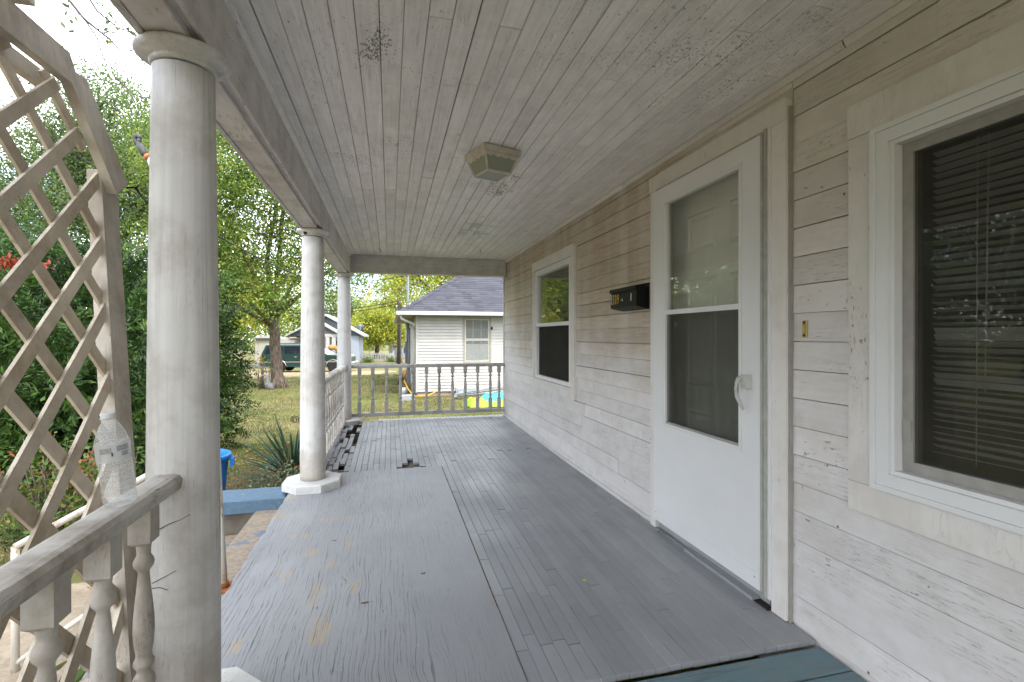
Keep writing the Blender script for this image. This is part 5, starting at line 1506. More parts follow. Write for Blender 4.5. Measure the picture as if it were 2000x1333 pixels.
# yucca
yc = P(578, 925, Z=-0.5); yc = Vector((-1.10, 6.15, G(-1.1, 6.15)))
yuc = empty('yucca', yc, 'spiky dark green yucca beside the middle column', 'plant')
rp = random.Random(61)
for k in range(92):
    az = rp.uniform(0, 2 * math.pi); el = rp.uniform(0.08, 1.35); L = rp.uniform(0.5, 0.8); w = rp.uniform(0.013, 0.020)
    d = Vector((math.cos(az) * math.cos(el), math.sin(az) * math.cos(el), math.sin(el)))
    s = d.cross(Vector((0, 0, 1))).normalized(); n_ = s.cross(d)
    base = yc + Vector((0, 0, 0.06 + 0.1 * rp.random())) + d * 0.03
    vs = []; sag = rp.uniform(0.0, 0.10)
    for t, wf in ((0, 0.6), (0.3, 1.0), (0.65, 0.8), (0.9, 0.35)):
        p = base + d * (L * t) - Vector((0, 0, sag * t * t))
        vs += [p - s * w * wf + n_ * w * 0.5 * wf, p, p + s * w * wf + n_ * w * 0.5 * wf]
    vs.append(base + d * L - Vector((0, 0, sag)))
    fs = [(3 * i + a, 3 * i + a + 1, 3 * i + a + 4, 3 * i + a + 3) for i in range(3) for a in (0, 1)] + [(9, 10, 12), (10, 11, 12)]
    mb = MB(); mb.add(vs, fs); obj('leaf', mb, L_yucca, yuc, base)
# cream-edged ground cover at its foot
rng = np.random.default_rng(62); rp = random.Random(62)
gcb = Vector((-0.98, 5.15, G(-1, 5.2)))
gcr = empty('variegated_shrub', gcb, 'low cream and green groundcover in front of the yucca', 'shrub')
mb = MB(); cc = []
for k in range(60):
    a = rp.uniform(0, 6.28); r_ = rp.random() ** 0.5
    e = gcb + Vector((math.cos(a) * r_ * 0.42, math.sin(a) * r_ * 0.52, rp.uniform(0.10, 0.36)))
    mb.tube([gcb + Vector((math.cos(a) * r_ * 0.2, math.sin(a) * r_ * 0.25, 0)), e], [0.004, 0.002], 4)
    for q_ in range(28): cc.append(tuple(e + Vector((rp.gauss(0, .055), rp.gauss(0, .055), rp.gauss(0, .045)))))
obj('stems', mb, M_twig, gcr, gcb)
V, Q = leaf_quads(np.array(cc), 0.030, 0.018, rng); arrays_mesh('leaves', V, Q, L_varieg, gcr, gcb)
# dead flower stalks with orange tips by the yucca
rng = np.random.default_rng(63); mb = MB(); cc = []
db = Vector((-0.95, 5.75, G(-1, 5.7)))
dst = empty('dry_stalks', db, 'dry brown flower stalks with orange tips in front of the yucca', 'plant')
for k in range(22):
    p = db + Vector((rp.uniform(-.28, .25), rp.uniform(-.3, .3), 0)); e = p + Vector((rp.uniform(-.1, .1), rp.uniform(-.1, .1), rp.uniform(0.25, 0.6)))
    mb.tube([p, p.lerp(e, 0.5) + Vector((rp.uniform(-.03, .03), 0, 0)), e], [0.003, 0.0025, 0.0012], 4)
    if k % 3 == 0: cc += [tuple(e + Vector((rp.gauss(0, .02), rp.gauss(0, .02), rp.gauss(0, .01)))) for _ in range(5)]
obj('stalks', mb, plain('dry stalk', (0.20, 0.14, 0.07), 0.9), dst, db)
V, Q = leaf_quads(np.array(cc), 0.04, 0.02, rng); arrays_mesh('tips', V, Q, L_scarlet, dst, db)
# grey broken stones in the bed
for k, (x, y, s) in enumerate(((-1.33, 4.95, 0.10), (-1.42, 4.72, 0.07))):
    mb = MB(); mb.sphere((0, 0, 0), 1.0, 8, 5); rs_ = random.Random(k)
    mb.v = [(x + s * a * rs_.uniform(.8, 1.2), y + s * b * 0.6 * rs_.uniform(.8, 1.2), G(x, y) + 0.03 + s * 0.45 * c * rs_.uniform(.8, 1.2)) for a, b, c in mb.v]; mb.sm = [False] * len(mb.f)
    tag(obj('stone', mb, M_concrete), ('larger' if k == 0 else 'smaller') + ' grey stone in the bed by the blue cap', 'stone', 'stones in the flower bed')
# iron scroll hook
sb = P(575, 820, Y=7.6); hp = Vector((sb.x + 0.09, 7.6, G(sb.x, 7.6)))
mb = MB(); zt = sb.z - 0.05
pts = [hp, Vector((hp.x, 7.6, zt))]
for k in range(26):
    t = k / 25 * 4.2 * math.pi; r_ = 0.062 * (1 - k / 25 * 0.72)
    pts.append(Vector((sb.x + r_ * math.cos(t * 0.9 - 0.9), 7.6, sb.z + r_ * math.sin(t * 0.9 - 0.9))))
mb.tube(pts, 0.006, 6)
tag(obj('garden_hook', mb, M_black), 'black wrought iron scroll hook behind the yucca', 'garden hook')

# grass blades and leaf litter
def blades(name, regions, mat, label, seed):
    rng = np.random.default_rng(seed); Vs = []
    for (x0, x1, y0, y1, n, h) in regions:
        x = rng.uniform(x0, x1, n); y = rng.uniform(y0, y1, n)
        keep = ~((x > -0.8) & (y < 7.25)) & ~((x < -1.5) & (y < 4.0) & (y > 2.2)) & ~((x > 0.8) & (y > 16.0))
        pat = np.sin(x * 1.9 + 1.3 * np.sin(y * 0.8)) * np.cos(y * 1.3 + x * 0.6) + rng.normal(size=n) * 0.5
        keep &= pat > -0.75
        x = x[keep]; y = y[keep]; m = len(x)
        z = -0.42 - 0.021 * y
        a = rng.uniform(0, 2 * np.pi, m); hh = h * rng.uniform(0.5, 1.3, m); w = h * 0.10
        le = rng.normal(size=(m, 2)) * 0.45 * hh[:, None]
        p0 = np.stack([x - np.cos(a) * w, y - np.sin(a) * w, z], 1); p1 = np.stack([x + np.cos(a) * w, y + np.sin(a) * w, z], 1)
        p2 = np.stack([x + le[:, 0], y + le[:, 1], z + hh], 1)
        Vs.append(np.stack([p0, p1, p2], 1).reshape(-1, 3))
    V = np.concatenate(Vs)
    o = arrays_mesh(name, V, np.arange(len(V)).reshape(-1, 3), mat)
    return tag(o, label, 'grass', kind='stuff')
blades('grass', [(-3.6, -0.7, 4.4, 9.0, 34000, 0.045), (-5.5, 4.5, 7.2, 13.0, 52000, 0.05), (-8.5, 4.8, 13.0, 20.0, 45000, 0.06), (-12, 1.0, 20.0, 29.0, 26000, 0.08)], L_grass, 'short patchy lawn grass around the porch', 71)
rng = np.random.default_rng(72); pts = []
for (x0, x1, y0, y1, n) in ((-3.6, -0.8, 4.4, 9, 700), (-5, 4, 7.4, 14, 1300), (-9, 4, 14, 22, 1500), (-3.6, -0.85, -0.6, 2.2, 900), (-2, -0.8, 4.4, 5.3, 160), (-4.5, -1.7, 2.3, 3.9, 160)):
    x = rng.uniform(x0, x1, n); y = rng.uniform(y0, y1, n)
    k = ~((x > -0.76) & (y < 7.2)) & ~((x > 0.8) & (y > 16))
    pts.append(np.stack([x[k], y[k], -0.42 - 0.021 * y[k] + rng.uniform(0.015, 0.05, k.sum())], 1))
pts = np.concatenate(pts)
V, Q = leaf_quads(pts, 0.075, 0.05, rng)
V = V.reshape(-1, 4, 3); c_ = V.mean(1, keepdims=True); V[:, :, 2] = c_[:, :, 2] + (V[:, :, 2] - c_[:, :, 2]) * 0.25
tag(arrays_mesh('leaf_litter', V.reshape(-1, 3), Q, L_brown), 'dead brown leaves scattered over lawn and beds', 'leaves', kind='stuff')
# ------------------------------------------------------------------ neighbouring house
NX, NY, NB, NT = 0.835, 16.15, -0.62, 1.875
M_vsid = plain('cream vinyl siding', (0.37, 0.36, 0.34), 0.5, var=0.06, scale=3)
M_tan = plain('greige window trim', (0.24, 0.225, 0.19), 0.6, var=0.08)
M_gut = plain('white gutter', (0.36, 0.36, 0.345), 0.45, var=0.06)
M_cmu = plain('tan block foundation', (0.26, 0.21, 0.16), 0.9, var=0.3, scale=5, bump=0.3)
nb = empty('neighbouring_house', (3.5, 18, -0.78), 'cream vinyl sided bungalow with blue-grey hip roof next door', 'house')
mb = MB(); mb.box(NX + 0.012, 10.2, NY + 0.012, 27, NB - 0.01, NT + 0.1); nwall = obj('wall', mb, M_vsid, nb)
mb = MB(); mb.box(NX + 0.03, 10.1, NY + 0.03, 26.9, -1.2, NB - 0.011); obj('foundation', mb, M_cmu, nb)
wl, wr = 2.349, 3.318
wz0, wz1 = 0.291, 1.848
k = 0; z = NB; SID = 0.1015
while z < NT:
    h = min(SID, NT - z)
    sect = lambda yy, sg: [(yy + 0.0115 * sg, z + 0.012), (yy - 0.026 * sg, z + 0.012), (yy - 0.026 * sg, z + 0.018), (yy - 0.006 * sg, z + h), (yy + 0.0115 * sg, z + h)]
    spans = [(NX + 0.055, wl), (wr, 10.2)] if z + h > wz0 + 0.02 and z < wz1 - 0.02 else [(NX + 0.055, 10.2)]
    for (a, b) in spans:
        mb = MB(); mb.prism(sect(NY, 1), 'x', a, b); obj('siding_course', mb, M_vsid, nwall)
    mb = MB(); mb.prism(sect(NX, 1), 'y', NY + 0.055, 27); obj('siding_course', mb, M_vsid, nwall)
    z += SID; k += 1
mb = MB(); mb.box(NX - 0.016, NX + 0.055, NY - 0.016, NY + 0.055, NB, NT); obj('corner_post', mb, M_gut, nb)
# window
mb = MB(); mb.box(wl, wr, NY - 0.025, NY + 0.02, wz1 - 0.075, wz1); nw = obj('window', mb, M_tan, nb)
for (a, b, c, d) in ((wl, wl + 0.075, wz0, wz1 - 0.0755), (wr - 0.075, wr, wz0, wz1 - 0.0755), (wl + 0.0755, wr - 0.0755, wz0, wz0 + 0.06)):
    mb = MB(); mb.box(a, b, NY - 0.024, NY + 0.02, c, d); obj('trim', mb, M_tan, nw)
ia, ib_, ic, id_ = wl + 0.076, wr - 0.076, wz0 + 0.061, wz1 - 0.076
zm = 1.085
M_nsash = plain('white window sash', (0.36, 0.35, 0.32), 0.5)
for (za, zb2, off) in ((ic, zm, 0.0), (zm, id_, -0.008)):
    for (a, b, c, d) in ((ia, ib_, za, za + 0.04), (ia, ib_, zb2 - 0.04, zb2 - 0.001), (ia, ia + 0.035, za + 0.0405, zb2 - 0.0405), (ib_ - 0.035, ib_, za + 0.0405, zb2 - 0.0405)):
        mb = MB(); mb.box(a, b, NY - 0.012 + off, NY + 0.012 + off, c, d); obj('sash', mb, M_nsash, nw)
    for t in (1 / 3, 2 / 3):
        xm = ia + (ib_ - ia) * t
        mb = MB(); mb.box(xm - 0.009, xm + 0.009, NY - 0.002 + off, NY + 0.004 + off, za + 0.041, zb2 - 0.041); obj('muntin', mb, M_nsash, nw)
    zh = (za + zb2) / 2
    mb = MB(); mb.box(ia + 0.036, ib_ - 0.036, NY - 0.003 + off, NY + 0.005 + off, zh - 0.009, zh + 0.009); obj('muntin', mb, M_nsash, nw)
    mb = MB(); mb.box(ia + 0.036, ib_ - 0.036, NY - 0.0045 + off, NY - 0.0035 + off, za + 0.041, zb2 - 0.041); obj('pane', mb, glass('neighbour glass', (0.9, 0.92, 0.92), 0.05, 0.03), nw)
mb = MB(); mb.box(ia + 0.036, ib_ - 0.036, NY + 0.0115, NY + 0.0135, ic, id_); obj('dark_room', mb, plain('dark room', (0.05, 0.055, 0.06), 0.9), nw)
mb = MB(); zz = id_ - 0.03
while zz > ic + 0.02:
    low = zz < 0.95
    mb.box(ia + 0.04, ib_ - 0.04, NY + 0.0085, NY + 0.0095, zz - (0.024 if low else 0.014), zz); zz -= 0.026 if low else 0.038
obj('blind', mb, plain('white blind', (0.34, 0.34, 0.32), 0.6), nw)
mb = MB(); mb.box(wr - 0.02, wr + 0.04, NY - 0.055, NY - 0.026, 1.42, 1.52); obj('camera_box', mb, M_black, nb)
# roof: two visible hip planes built in courses, soffit, gutter
EXO, EYO, EZ = 0.30, 15.62, 1.99
m_ = 0.66
def shingle():
    m = Mt('blue-grey shingles', 0.85, 0.2)
    x_, y_, z_ = m.xyz()
    br = m.n('ShaderNodeTexBrick', {'Vector': m.n('ShaderNodeCombineXYZ', {0: m.m_(x_, 1.0), 1: m.m_(z_, 1.0), 2: 0.0}).outputs[0], 'Scale': 1.0, 'Mortar Size': 0.0, 'Brick Width': 0.30, 'Row Height': 0.0792, 'Color1': (0.030, 0.031, 0.042, 1), 'Color2': (0.066, 0.067, 0.082, 1), 'Bias': 0.1})
    n = m.noise(60.0, None, 3, 0.7); b = m.noise(1.2, None, 3)
    c = m.mix(m.ss(n, 0.3, 0.7, 0, 0.5), br.outputs['Color'], (0.03, 0.03, 0.037))
    c = m.mix(m.ss(b, 0.3, 0.7, 0, 0.3), c, (0.07, 0.07, 0.08))
    m.set('Base Color', c); return m.m
M_shin = shingle()
mb = MB(); NC = 34; dr_ = 0.12
for k in range(NC):
    t0, t1 = k * dr_, (k + 1) * dr_
    za, zb2 = EZ + m_ * t0, EZ + m_ * t1
    up = 0.013
    # front plane course (a sloping strip with a proud lower edge)
    x0a, x0b = EXO + t0, EXO + t1
    rgt = 10.8
    mb.add([(x0a, EYO + t0, za + up), (rgt - t0, EYO + t0, za + up), (rgt - t1, EYO + t1, zb2), (x0b, EYO + t1, zb2), (x0a, EYO + t0, za - 0.004), (rgt - t0, EYO + t0, za - 0.004)], [(0, 1, 2, 3), (4, 5, 1, 0)])
    # left plane course
    mb.add([(EXO + t0, EYO + t0, za + up), (EXO + t0, 27.6 - t0, za + up), (EXO + t1, 27.6 - t1, zb2), (EXO + t1, EYO + t1, zb2), (EXO + t0, EYO + t0, za - 0.004), (EXO + t0, 27.6 - t0, za - 0.004)], [(3, 2, 1, 0), (0, 1, 5, 4)])
rt = NC * dr_
mb.add([(EXO, EYO, EZ - 0.03), (10.8, EYO, EZ - 0.03), (10.8, 27.6, EZ - 0.03), (EXO, 27.6, EZ - 0.03)], [(3, 2, 1, 0)])
nroof = obj('roof', mb, M_shin, nb)
hc = MB(); pts = [Vector((EXO + t, EYO + t, EZ + m_ * t + 0.02)) for t in (0.0, rt)]
d = (pts[1] - pts[0]).normalized(); s_ = Vector((1, -1, 0)).normalized()
for k in range(22):
    a = pts[0] + (pts[1] - pts[0]) * (k / 22); b = pts[0] + (pts[1] - pts[0]) * ((k + 1.25) / 22)
    u = Vector((0, 0, 0.016))
    hc.add([a - s_ * 0.12 - Vector((0, 0, 0.062)) + u, a + u, a + s_ * 0.12 - Vector((0, 0, 0.062)) + u, b - s_ * 0.12 - Vector((0, 0, 0.062)), b, b + s_ * 0.12 - Vector((0, 0, 0.062))], [(0, 1, 4, 3), (1, 2, 5, 4)])
obj('hip_cap', hc, M_shin, nroof)
mb = MB(); mb.box(EXO + 0.03, 10.6, EYO + 0.03, NY + 0.02, NT + 0.012, NT + 0.03); mb.box(EXO + 0.03, NX + 0.02, NY + 0.021, 27.4, NT + 0.012, NT + 0.03); obj('soffit', mb, M_tan, nroof)
gp = [(0.0, 0.0), (-0.02, 0.0), (-0.085, -0.01), (-0.11, -0.06), (-0.115, -0.115), (-0.06, -0.125), (0.0, -0.125)]
mb = MB(); mb.prism([(EYO + 0.01 + a, EZ - 0.0 + b) for a, b in gp], 'x', EXO - 0.1, 10.8); obj('gutter', mb, M_gut, nroof)
mb = MB(); mb.prism([(EXO + 0.01 + a, EZ - 0.0 + b) for a, b in gp], 'y', EYO - 0.1, 27.6); obj('gutter', mb, M_gut, nroof)
mb = MB(); mb.tube([(EXO + 0.02, EYO + 0.02, EZ - 0.12), (EXO + 0.05, EYO + 0.05, EZ - 0.24), (NX - 0.06, NY + 0.02, EZ - 0.40), (NX - 0.055, NY + 0.10, EZ - 0.55)], 0.038, 8); obj('downspout', mb, M_gut, nb)
mb = MB(); mb.tube([(NX - 0.05, NY + 0.10, EZ - 0.50), (NX - 0.05, NY + 0.10, NB)], 0.035, 8); obj('downspout', mb, M_tan, nb)
# service mast, meter can and conduits on the side wall
M_gal = plain('galvanised grey', (0.16, 0.18, 0.20), 0.5, var=0.2)
sx = NX - 0.09; sy = 21.3
mb = MB(); mb.box(NX - 0.20, NX - 0.02, sy - 0.22, sy + 0.22, 0.05, 0.95); obj('meter_box', mb, M_gal, nb)
mb = MB(); mb.box(NX - 0.24, NX - 0.02, sy + 0.45, sy + 0.8, 0.45, 0.72); obj('meter_box', mb, M_gal, nb)
mb = MB(); mb.tube([(sx, sy, 0.9), (sx, sy, 3.75)], 0.05, 10); mb.tube([(sx, sy, 3.75), (sx - 0.08, sy, 3.85), (sx - 0.2, sy, 3.80), (sx - 0.22, sy, 3.7)], [0.06, 0.07, 0.06, 0.045], 8); obj('service_mast', mb, M_gal, nb)
for dy in (-0.5, -0.9):
    mb = MB(); mb.tube([(sx + 0.02, sy + dy, NB - 0.1), (sx + 0.02, sy + dy, 1.55)], 0.035, 8); obj('conduit', mb, M_gal, nb)
mb = MB(); mb.box(NX - 0.14, NX - 0.02, sy - 1.2, sy - 0.95, -0.7, -0.2); obj('junction_box', mb, M_gal, nb)
mb = MB(); mb.tube([(sx, sy, 0.06), (sx, sy, NB - 0.1)], 0.05, 8); obj('conduit', mb, M_gal, nb)

# things lying along the neighbour's wall
def gp_(px, py, Y): return P(px, py, Y=Y)
hose = []
for (px, py, Y) in ((786, 728, 17.4), (790, 745, 16.9), (797, 760, 16.4), (806, 772, 15.9), (812, 774.5, 15.7), (825, 774, 15.7), (838, 772.5, 15.75), (850, 766, 15.8), (857, 763, 15.9)):
    hose.append(P(px, py, Y=Y))
mb = MB(); mb.tube(hose, 0.02, 8); tag(obj('garden_hose', mb, plain('orange hose', (0.55, 0.27, 0.03), 0.5)), 'orange hose lying along the foot of the neighbouring house', 'hose')
p = P(793, 781, Z=G(0, 13.9))
mb = MB(); mb.cbox(-0.27, 0.17, -0.12, 0.12, 0, 0.17, 0.012, Matrix.Translation((p.x + 0.08, p.y, G(0, p.y))) @ Matrix.Rotation(R(8), 4, 'Z')); tag(obj('concrete_block', mb, plain('grey block', (0.26, 0.26, 0.28), 0.9, var=0.2)), 'grey concrete block on the grass by the house corner', 'block')
# crumpled tarp: cyan sheet over lime edges
def cloth(name, cx, cy, sx_, sy_, zf, mat, seed, amp, label, rot=0.0, lift=0.02):
    rn = random.Random(seed); n = 26; vs = []
    ph = [(rn.uniform(3, 14), rn.uniform(3, 14), rn.uniform(0, 6.28)) for _ in range(7)]
    for j in range(n + 1):
        for i in range(n + 1):
            u, v = i / n - 0.5, j / n - 0.5
            h = sum(math.sin(a * u * 2 + b * v * 2 + c) for a, b, c in ph) / 7
            edge = (1 - (2 * abs(u)) ** 6) * (1 - (2 * abs(v)) ** 6)
            x_ = cx + math.cos(rot) * u * sx_ - math.sin(rot) * v * sy_ + 0.03 * h * (1 - edge); y_ = cy + math.sin(rot) * u * sx_ + math.cos(rot) * v * sy_
            vs.append((x_, y_, G(x_, y_) + lift + zf(u, v) * edge + amp * (h * 0.5 + 0.5) * (0.25 + 0.75 * edge)))
    mb = MB(); mb.add(vs, [(j * (n + 1) + i, j * (n + 1) + i + 1, (j + 1) * (n + 1) + i + 1, (j + 1) * (n + 1) + i) for j in range(n) for i in range(n)], True)
    return tag(obj(name, mb, mat), label, 'tarp')
M_cyan = plain('cyan vinyl', (0.05, 0.42, 0.48), 0.4, var=0.12, scale=4)
M_lime = plain('lime vinyl', (0.25, 0.46, 0.02), 0.4, var=0.12, scale=4)
cloth('tarp', 3.05, 13.35, 1.75, 1.5, lambda u, v: 0.06, M_lime, 5, 0.10, 'lime green vinyl sheet bunched at the edges of the cyan one', 0.02, 0.015)
cloth('tarp', 3.22, 13.62, 1.45, 1.05, lambda u, v: 0.17 + 0.10 * v, M_cyan, 6, 0.06, 'bright cyan vinyl sheet spread on the grass by the house', 0.03, 0.05)
cloth('tarp', 2.22, 12.95, 0.55, 0.6, lambda u, v: 0.12, M_lime, 9, 0.16, 'crumpled lime green heap at the left end of the cyan sheet', 0.3, 0.01)
# stacked siding and boards against the wall behind it
rn = random.Random(14)
for k in range(6):
    a = P(885 + rn.uniform(-2, 12), 776 - k * 1.2, Y=15.1 - k * 0.05); b = a + Vector((2.4 + rn.uniform(-.2, .3), -0.15, 0.16 + 0.05 * k))
    d = (b - a); Mx = Matrix.Translation(a) @ d.to_track_quat('X', 'Z').to_matrix().to_4x4()
    mb = MB(); mb.box(0, d.length, -0.05, 0.05, -0.008, 0.008, Mx)
    tag(obj('loose_siding', mb, plain('grey strip' if k % 2 else 'pale strip', (0.28, 0.28, 0.30) if k % 2 else (0.5, 0.5, 0.5), 0.6)), ('grey' if k % 2 else 'pale') + ' loose siding strip piled by the house, number %s from the wall' % ('one', 'two', 'three', 'four', 'five', 'six')[5 - k], 'siding strip', 'loose siding strips by the house')
mb = MB(); mb.box(2.12, 4.9, NY - 0.10, NY - 0.03, -0.86, -0.50); tag(obj('skirt_board', mb, M_gut), 'white board leaning along the foundation next door', 'board')
vt = empty('foundation_vent', (2.45, NY - 0.12, -0.76), 'small blue-framed foundation vent on the white board next door', 'vent')
mb = MB(); mb.box(2.16, 2.74, NY - 0.128, NY - 0.104, -0.80, -0.55); obj('frame', mb, plain('blue-grey vent', (0.16, 0.26, 0.30), 0.6), vt)
for k in range(3):
    mb = MB(); mb.box(2.21 + k * 0.17, 2.35 + k * 0.17, NY - 0.134, NY - 0.1285, -0.755, -0.60); obj('pane', mb, M_gut, vt)
# firewood and boards leaning at the side
for k, (px0, py0, px1, py1, Y, mt, nm) in enumerate(((776, 752, 781, 728, 17.5, M_rot, 'dark board leaning beside the side wall next door'), (786, 742, 791, 724, 17.0, M_bark, 'rough log standing at the side wall next door'), (789, 738, 793, 722, 16.8, plain('split wood', (0.30, 0.15, 0.07), 0.8), 'split orange-brown log by the side wall next door'))):
    a, b = P(px0, py0, Y=Y), P(px1, py1, Y=Y)
    mb = MB(); mb.tube([a, a.lerp(b, 0.5), b], [0.05, 0.06, 0.045] if k else [0.035, 0.035, 0.035], 7); tag(obj('log', mb, mt), nm, 'log')
bkt = P(790, 752, Y=16.7)
mb = MB(); mb.lathe([(0.10, 0), (0.125, 0.26), (0.118, 0.262), (0.095, 0.02)], 16, (bkt.x - 0.02, bkt.y, G(0, bkt.y))); tag(obj('bucket', mb, plain('grey pail', (0.33, 0.34, 0.36), 0.5)), 'grey pail near the corner of the neighbouring house', 'bucket')

# ------------------------------------------------------------------ green estate car
def suv():
    w0 = P(556, 725, Y=34.6); gz = G(-6, 34.5) + 0.022
    yaw = R(-9)
    # local frame: +x toward the nose, +y left side away from us, z up; rear wheel at origin
    Mw = Matrix.Translation((w0.x, w0.y, gz)) @ Matrix.Rotation(yaw, 4, 'Z')
    root = empty('parked_car', (Mw @ Vector((1.6, 0, 0))), 'dark green estate car parked beyond the maple, tail to the left', 'car')
    def o(name, mb, mat, par=None):
        mb.v = [tuple(Mw @ Vector(v)) for v in mb.v]; return obj(name, mb, mat, par or root)
    paint = Mt('dark green car paint', 0.28, 0.5, (0.002, 0.024, 0.021)); paint.b.inputs['Coat Weight'].default_value = 0.3; paint = paint.m
    dkgl = Mt('tinted car glass', 0.05, 0.6, (0.012, 0.014, 0.02)).m
    chrome = Mt('car chrome', 0.25, 0.5, (0.6, 0.6, 0.6), 0.9).m
    tyre = plain('tyre rubber', (0.015, 0.015, 0.016), 0.85); rim = plain('alloy rim', (0.42, 0.42, 0.43), 0.35, metal=0.7)
    lower = plain('lower dark green', (0.006, 0.035, 0.03), 0.4)
    WB = 3.34; HW = 0.96
    def arc(cx, r, n=8): return [(cx + r * math.cos(math.pi - math.pi * k / n), 0.36 + r * math.sin(math.pi * k / n) * 1.0) for k in range(n + 1)]
    body = [(-1.12, 0.46), (-1.16, 0.95), (-1.12, 1.12)] + [(-1.1, 1.15), (3.0, 1.15), (4.15, 1.08), (4.32, 0.98), (4.36, 0.50), (4.1, 0.36)] + arc(WB, 0.43)[::-1] + arc(0.0, 0.43)[::-1] + [(-0.9, 0.40)]
    mb = MB(); n = len(body)
    vs = []
    for yy, ins in ((-HW, 0.0), (-HW + 0.06, 0.0), (HW - 0.06, 0.0), (HW, 0.0)):
        for (a, b) in body:
            f = 0.05 if abs(yy) > HW - 0.03 else 0.0
            vs.append((a * (1 - 0.004 if f else 1), yy, b - (0.03 if f and b > 1.0 else 0)))
    fs = [tuple(range(n))[::-1], tuple(range(3 * n, 4 * n))] + [(k * n + i, k * n + (i + 1) % n, (k + 1) * n + (i + 1) % n, (k + 1) * n + i) for k in range(3) for i in range(n)]
    # side faces stay proud: build sides with the bevel rows in between
    mb.add(vs, [tuple(reversed(f)) for f in fs]); bd = o('body', mb, paint)
    # greenhouse
    lo = [(-1.10, 1.15), (2.75, 1.15)]; hi = [(-0.86, 1.79), (1.95, 1.79)]
    g = MB(); a = HW - 0.03; b = HW - 0.20
    V8 = [(-1.10, -a, 1.149), (2.95, -a, 1.149), (2.95, a, 1.149), (-1.10, a, 1.149), (-0.88, -b, 1.74), (1.90, -b, 1.74), (1.90, b, 1.74), (-0.88, b, 1.74), (-0.70, -b + 0.12, 1.80), (1.72, -b + 0.12, 1.80), (1.72, b - 0.12, 1.80), (-0.70, b - 0.12, 1.80)]
    g.add(V8, [(0, 1, 5, 4), (1, 2, 6, 5), (2, 3, 7, 6), (3, 0, 4, 7), (4, 5, 9, 8), (5, 6, 10, 9), (6, 7, 11, 10), (7, 4, 8, 11), (8, 9, 10, 11), (3, 2, 1, 0)]); gh = o('cabin', g, paint)
    def side_pt(x, z, s, out=0.012):
        t = (z - 1.149) / (1.74 - 1.149); yy = (a + (b - a) * t) + out
        return (x, -yy if s < 0 else yy, z)
    for s in (-1, 1):
        for (p0, p1, p2, p3) in (((-0.93, 1.22), (0.20, 1.22), (0.20, 1.66), (-0.74, 1.66)), ((0.30, 1.22), (1.22, 1.22), (1.22, 1.66), (0.30, 1.66)), ((1.32, 1.22), (2.55, 1.22), (1.86, 1.66), (1.32, 1.66))):
            m2 = MB(); m2.add([side_pt(*q, s) for q in (p0, p1, p2, p3)] + [side_pt(*q, s, 0.0) for q in (p0, p1, p2, p3)], [(0, 1, 2, 3) if s < 0 else (3, 2, 1, 0), (0, 4, 5, 1), (1, 5, 6, 2), (2, 6, 7, 3), (3, 7, 4, 0)]); o('side_window', m2, dkgl, gh)
        m2 = MB(); m2.box(-1.10, 4.25, s * (HW + 0.001), s * (HW + 0.014), 0.655, 0.695) if s > 0 else m2.box(-1.10, 4.25, -HW - 0.014, -HW - 0.001, 0.655, 0.695); o('side_trim', m2, chrome)
        m2 = MB(); y0_, y1_ = (HW + 0.001, HW + 0.009) if s > 0 else (-HW - 0.009, -HW - 0.001)
        m2.box(0.44, 2.90, y0_, y1_, 0.40, 0.62); o('lower_panel', m2, lower)
        for xx in (0.25, 1.27, 2.55):
            m2 = MB(); m2.box(xx, xx + 0.012, y0_ + 0.0002 * s, y1_ + 0.0002 * s - 0.004 * s, 0.64 if xx < 1 else 0.64, 1.10); o('door_seam', m2, M_dark)
        for xx in (0.95, 2.2):
            m2 = MB(); m2.box(xx, xx + 0.16, min(s * (HW + .001), s * (HW + .03)), max(s * (HW + .001), s * (HW + .03)), 0.98, 1.02); o('door_handle', m2, chrome)
        m2 = MB(); m2.tube([(2.35, s * (HW + 0.0), 1.18), (2.35, s * (HW + 0.14), 1.20), (2.33, s * (HW + 0.22), 1.27)], [0.03, 0.06, 0.07], 8); o('wing_mirror', m2, lower)
        m2 = MB(); m2.box(-1.175, -1.05, min(s * 0.70, s * (HW + 0.006)), max(s * 0.70, s * (HW + 0.006)), 0.70, 0.99); o('tail_light', m2, plain('red lens', (0.55, 0.01, 0.01), 0.25))
        m2 = MB(); m2.box(-1.17, -1.06, min(s * 0.72, s * (HW + 0.005)), max(s * 0.72, s * (HW + 0.005)), 0.991, 1.07); o('tail_light', m2, plain('amber lens', (0.5, 0.16, 0.01), 0.25))
        for xx in (0.0, WB):
            m2 = MB(); m2.lathe([(0.22, -0.11), (0.34, -0.115), (0.37, -0.08), (0.37, 0.08), (0.34, 0.115), (0.22, 0.11)], 24, (0, 0, 0), Matrix.Translation((xx, s * (HW - 0.13), 0.37)) @ Matrix.Rotation(R(90), 4, 'X')); wh = o('wheel', m2, tyre)
            m2 = MB(); m2.lathe([(0.05, -0.10), (0.225, -0.09), (0.225, 0.09), (0.05, 0.10)], 18, (0, 0, 0), Matrix.Translation((xx, s * (HW - 0.13), 0.37)) @ Matrix.Rotation(R(90), 4, 'X')); o('rim', m2, rim, wh)
            m2 = MB()
            m2.tube([(xx + 0.445 * math.cos(t), s * (HW + 0.004), 0.36 + 0.445 * math.sin(t)) for t in [math.pi * k / 10 for k in range(11)]], 0.022, 6); o('arch_trim', m2, chrome)
    m2 = MB(); m2.add([(-1.075, -0.72, 1.24), (-1.075, 0.72, 1.24), (-0.925, 0.66, 1.66), (-0.925, -0.66, 1.66)], [(3, 2, 1, 0)]); m2.v = [(x - 0.014, y, z) for x, y, z in m2.v]; o('rear_window', m2, dkgl, gh)
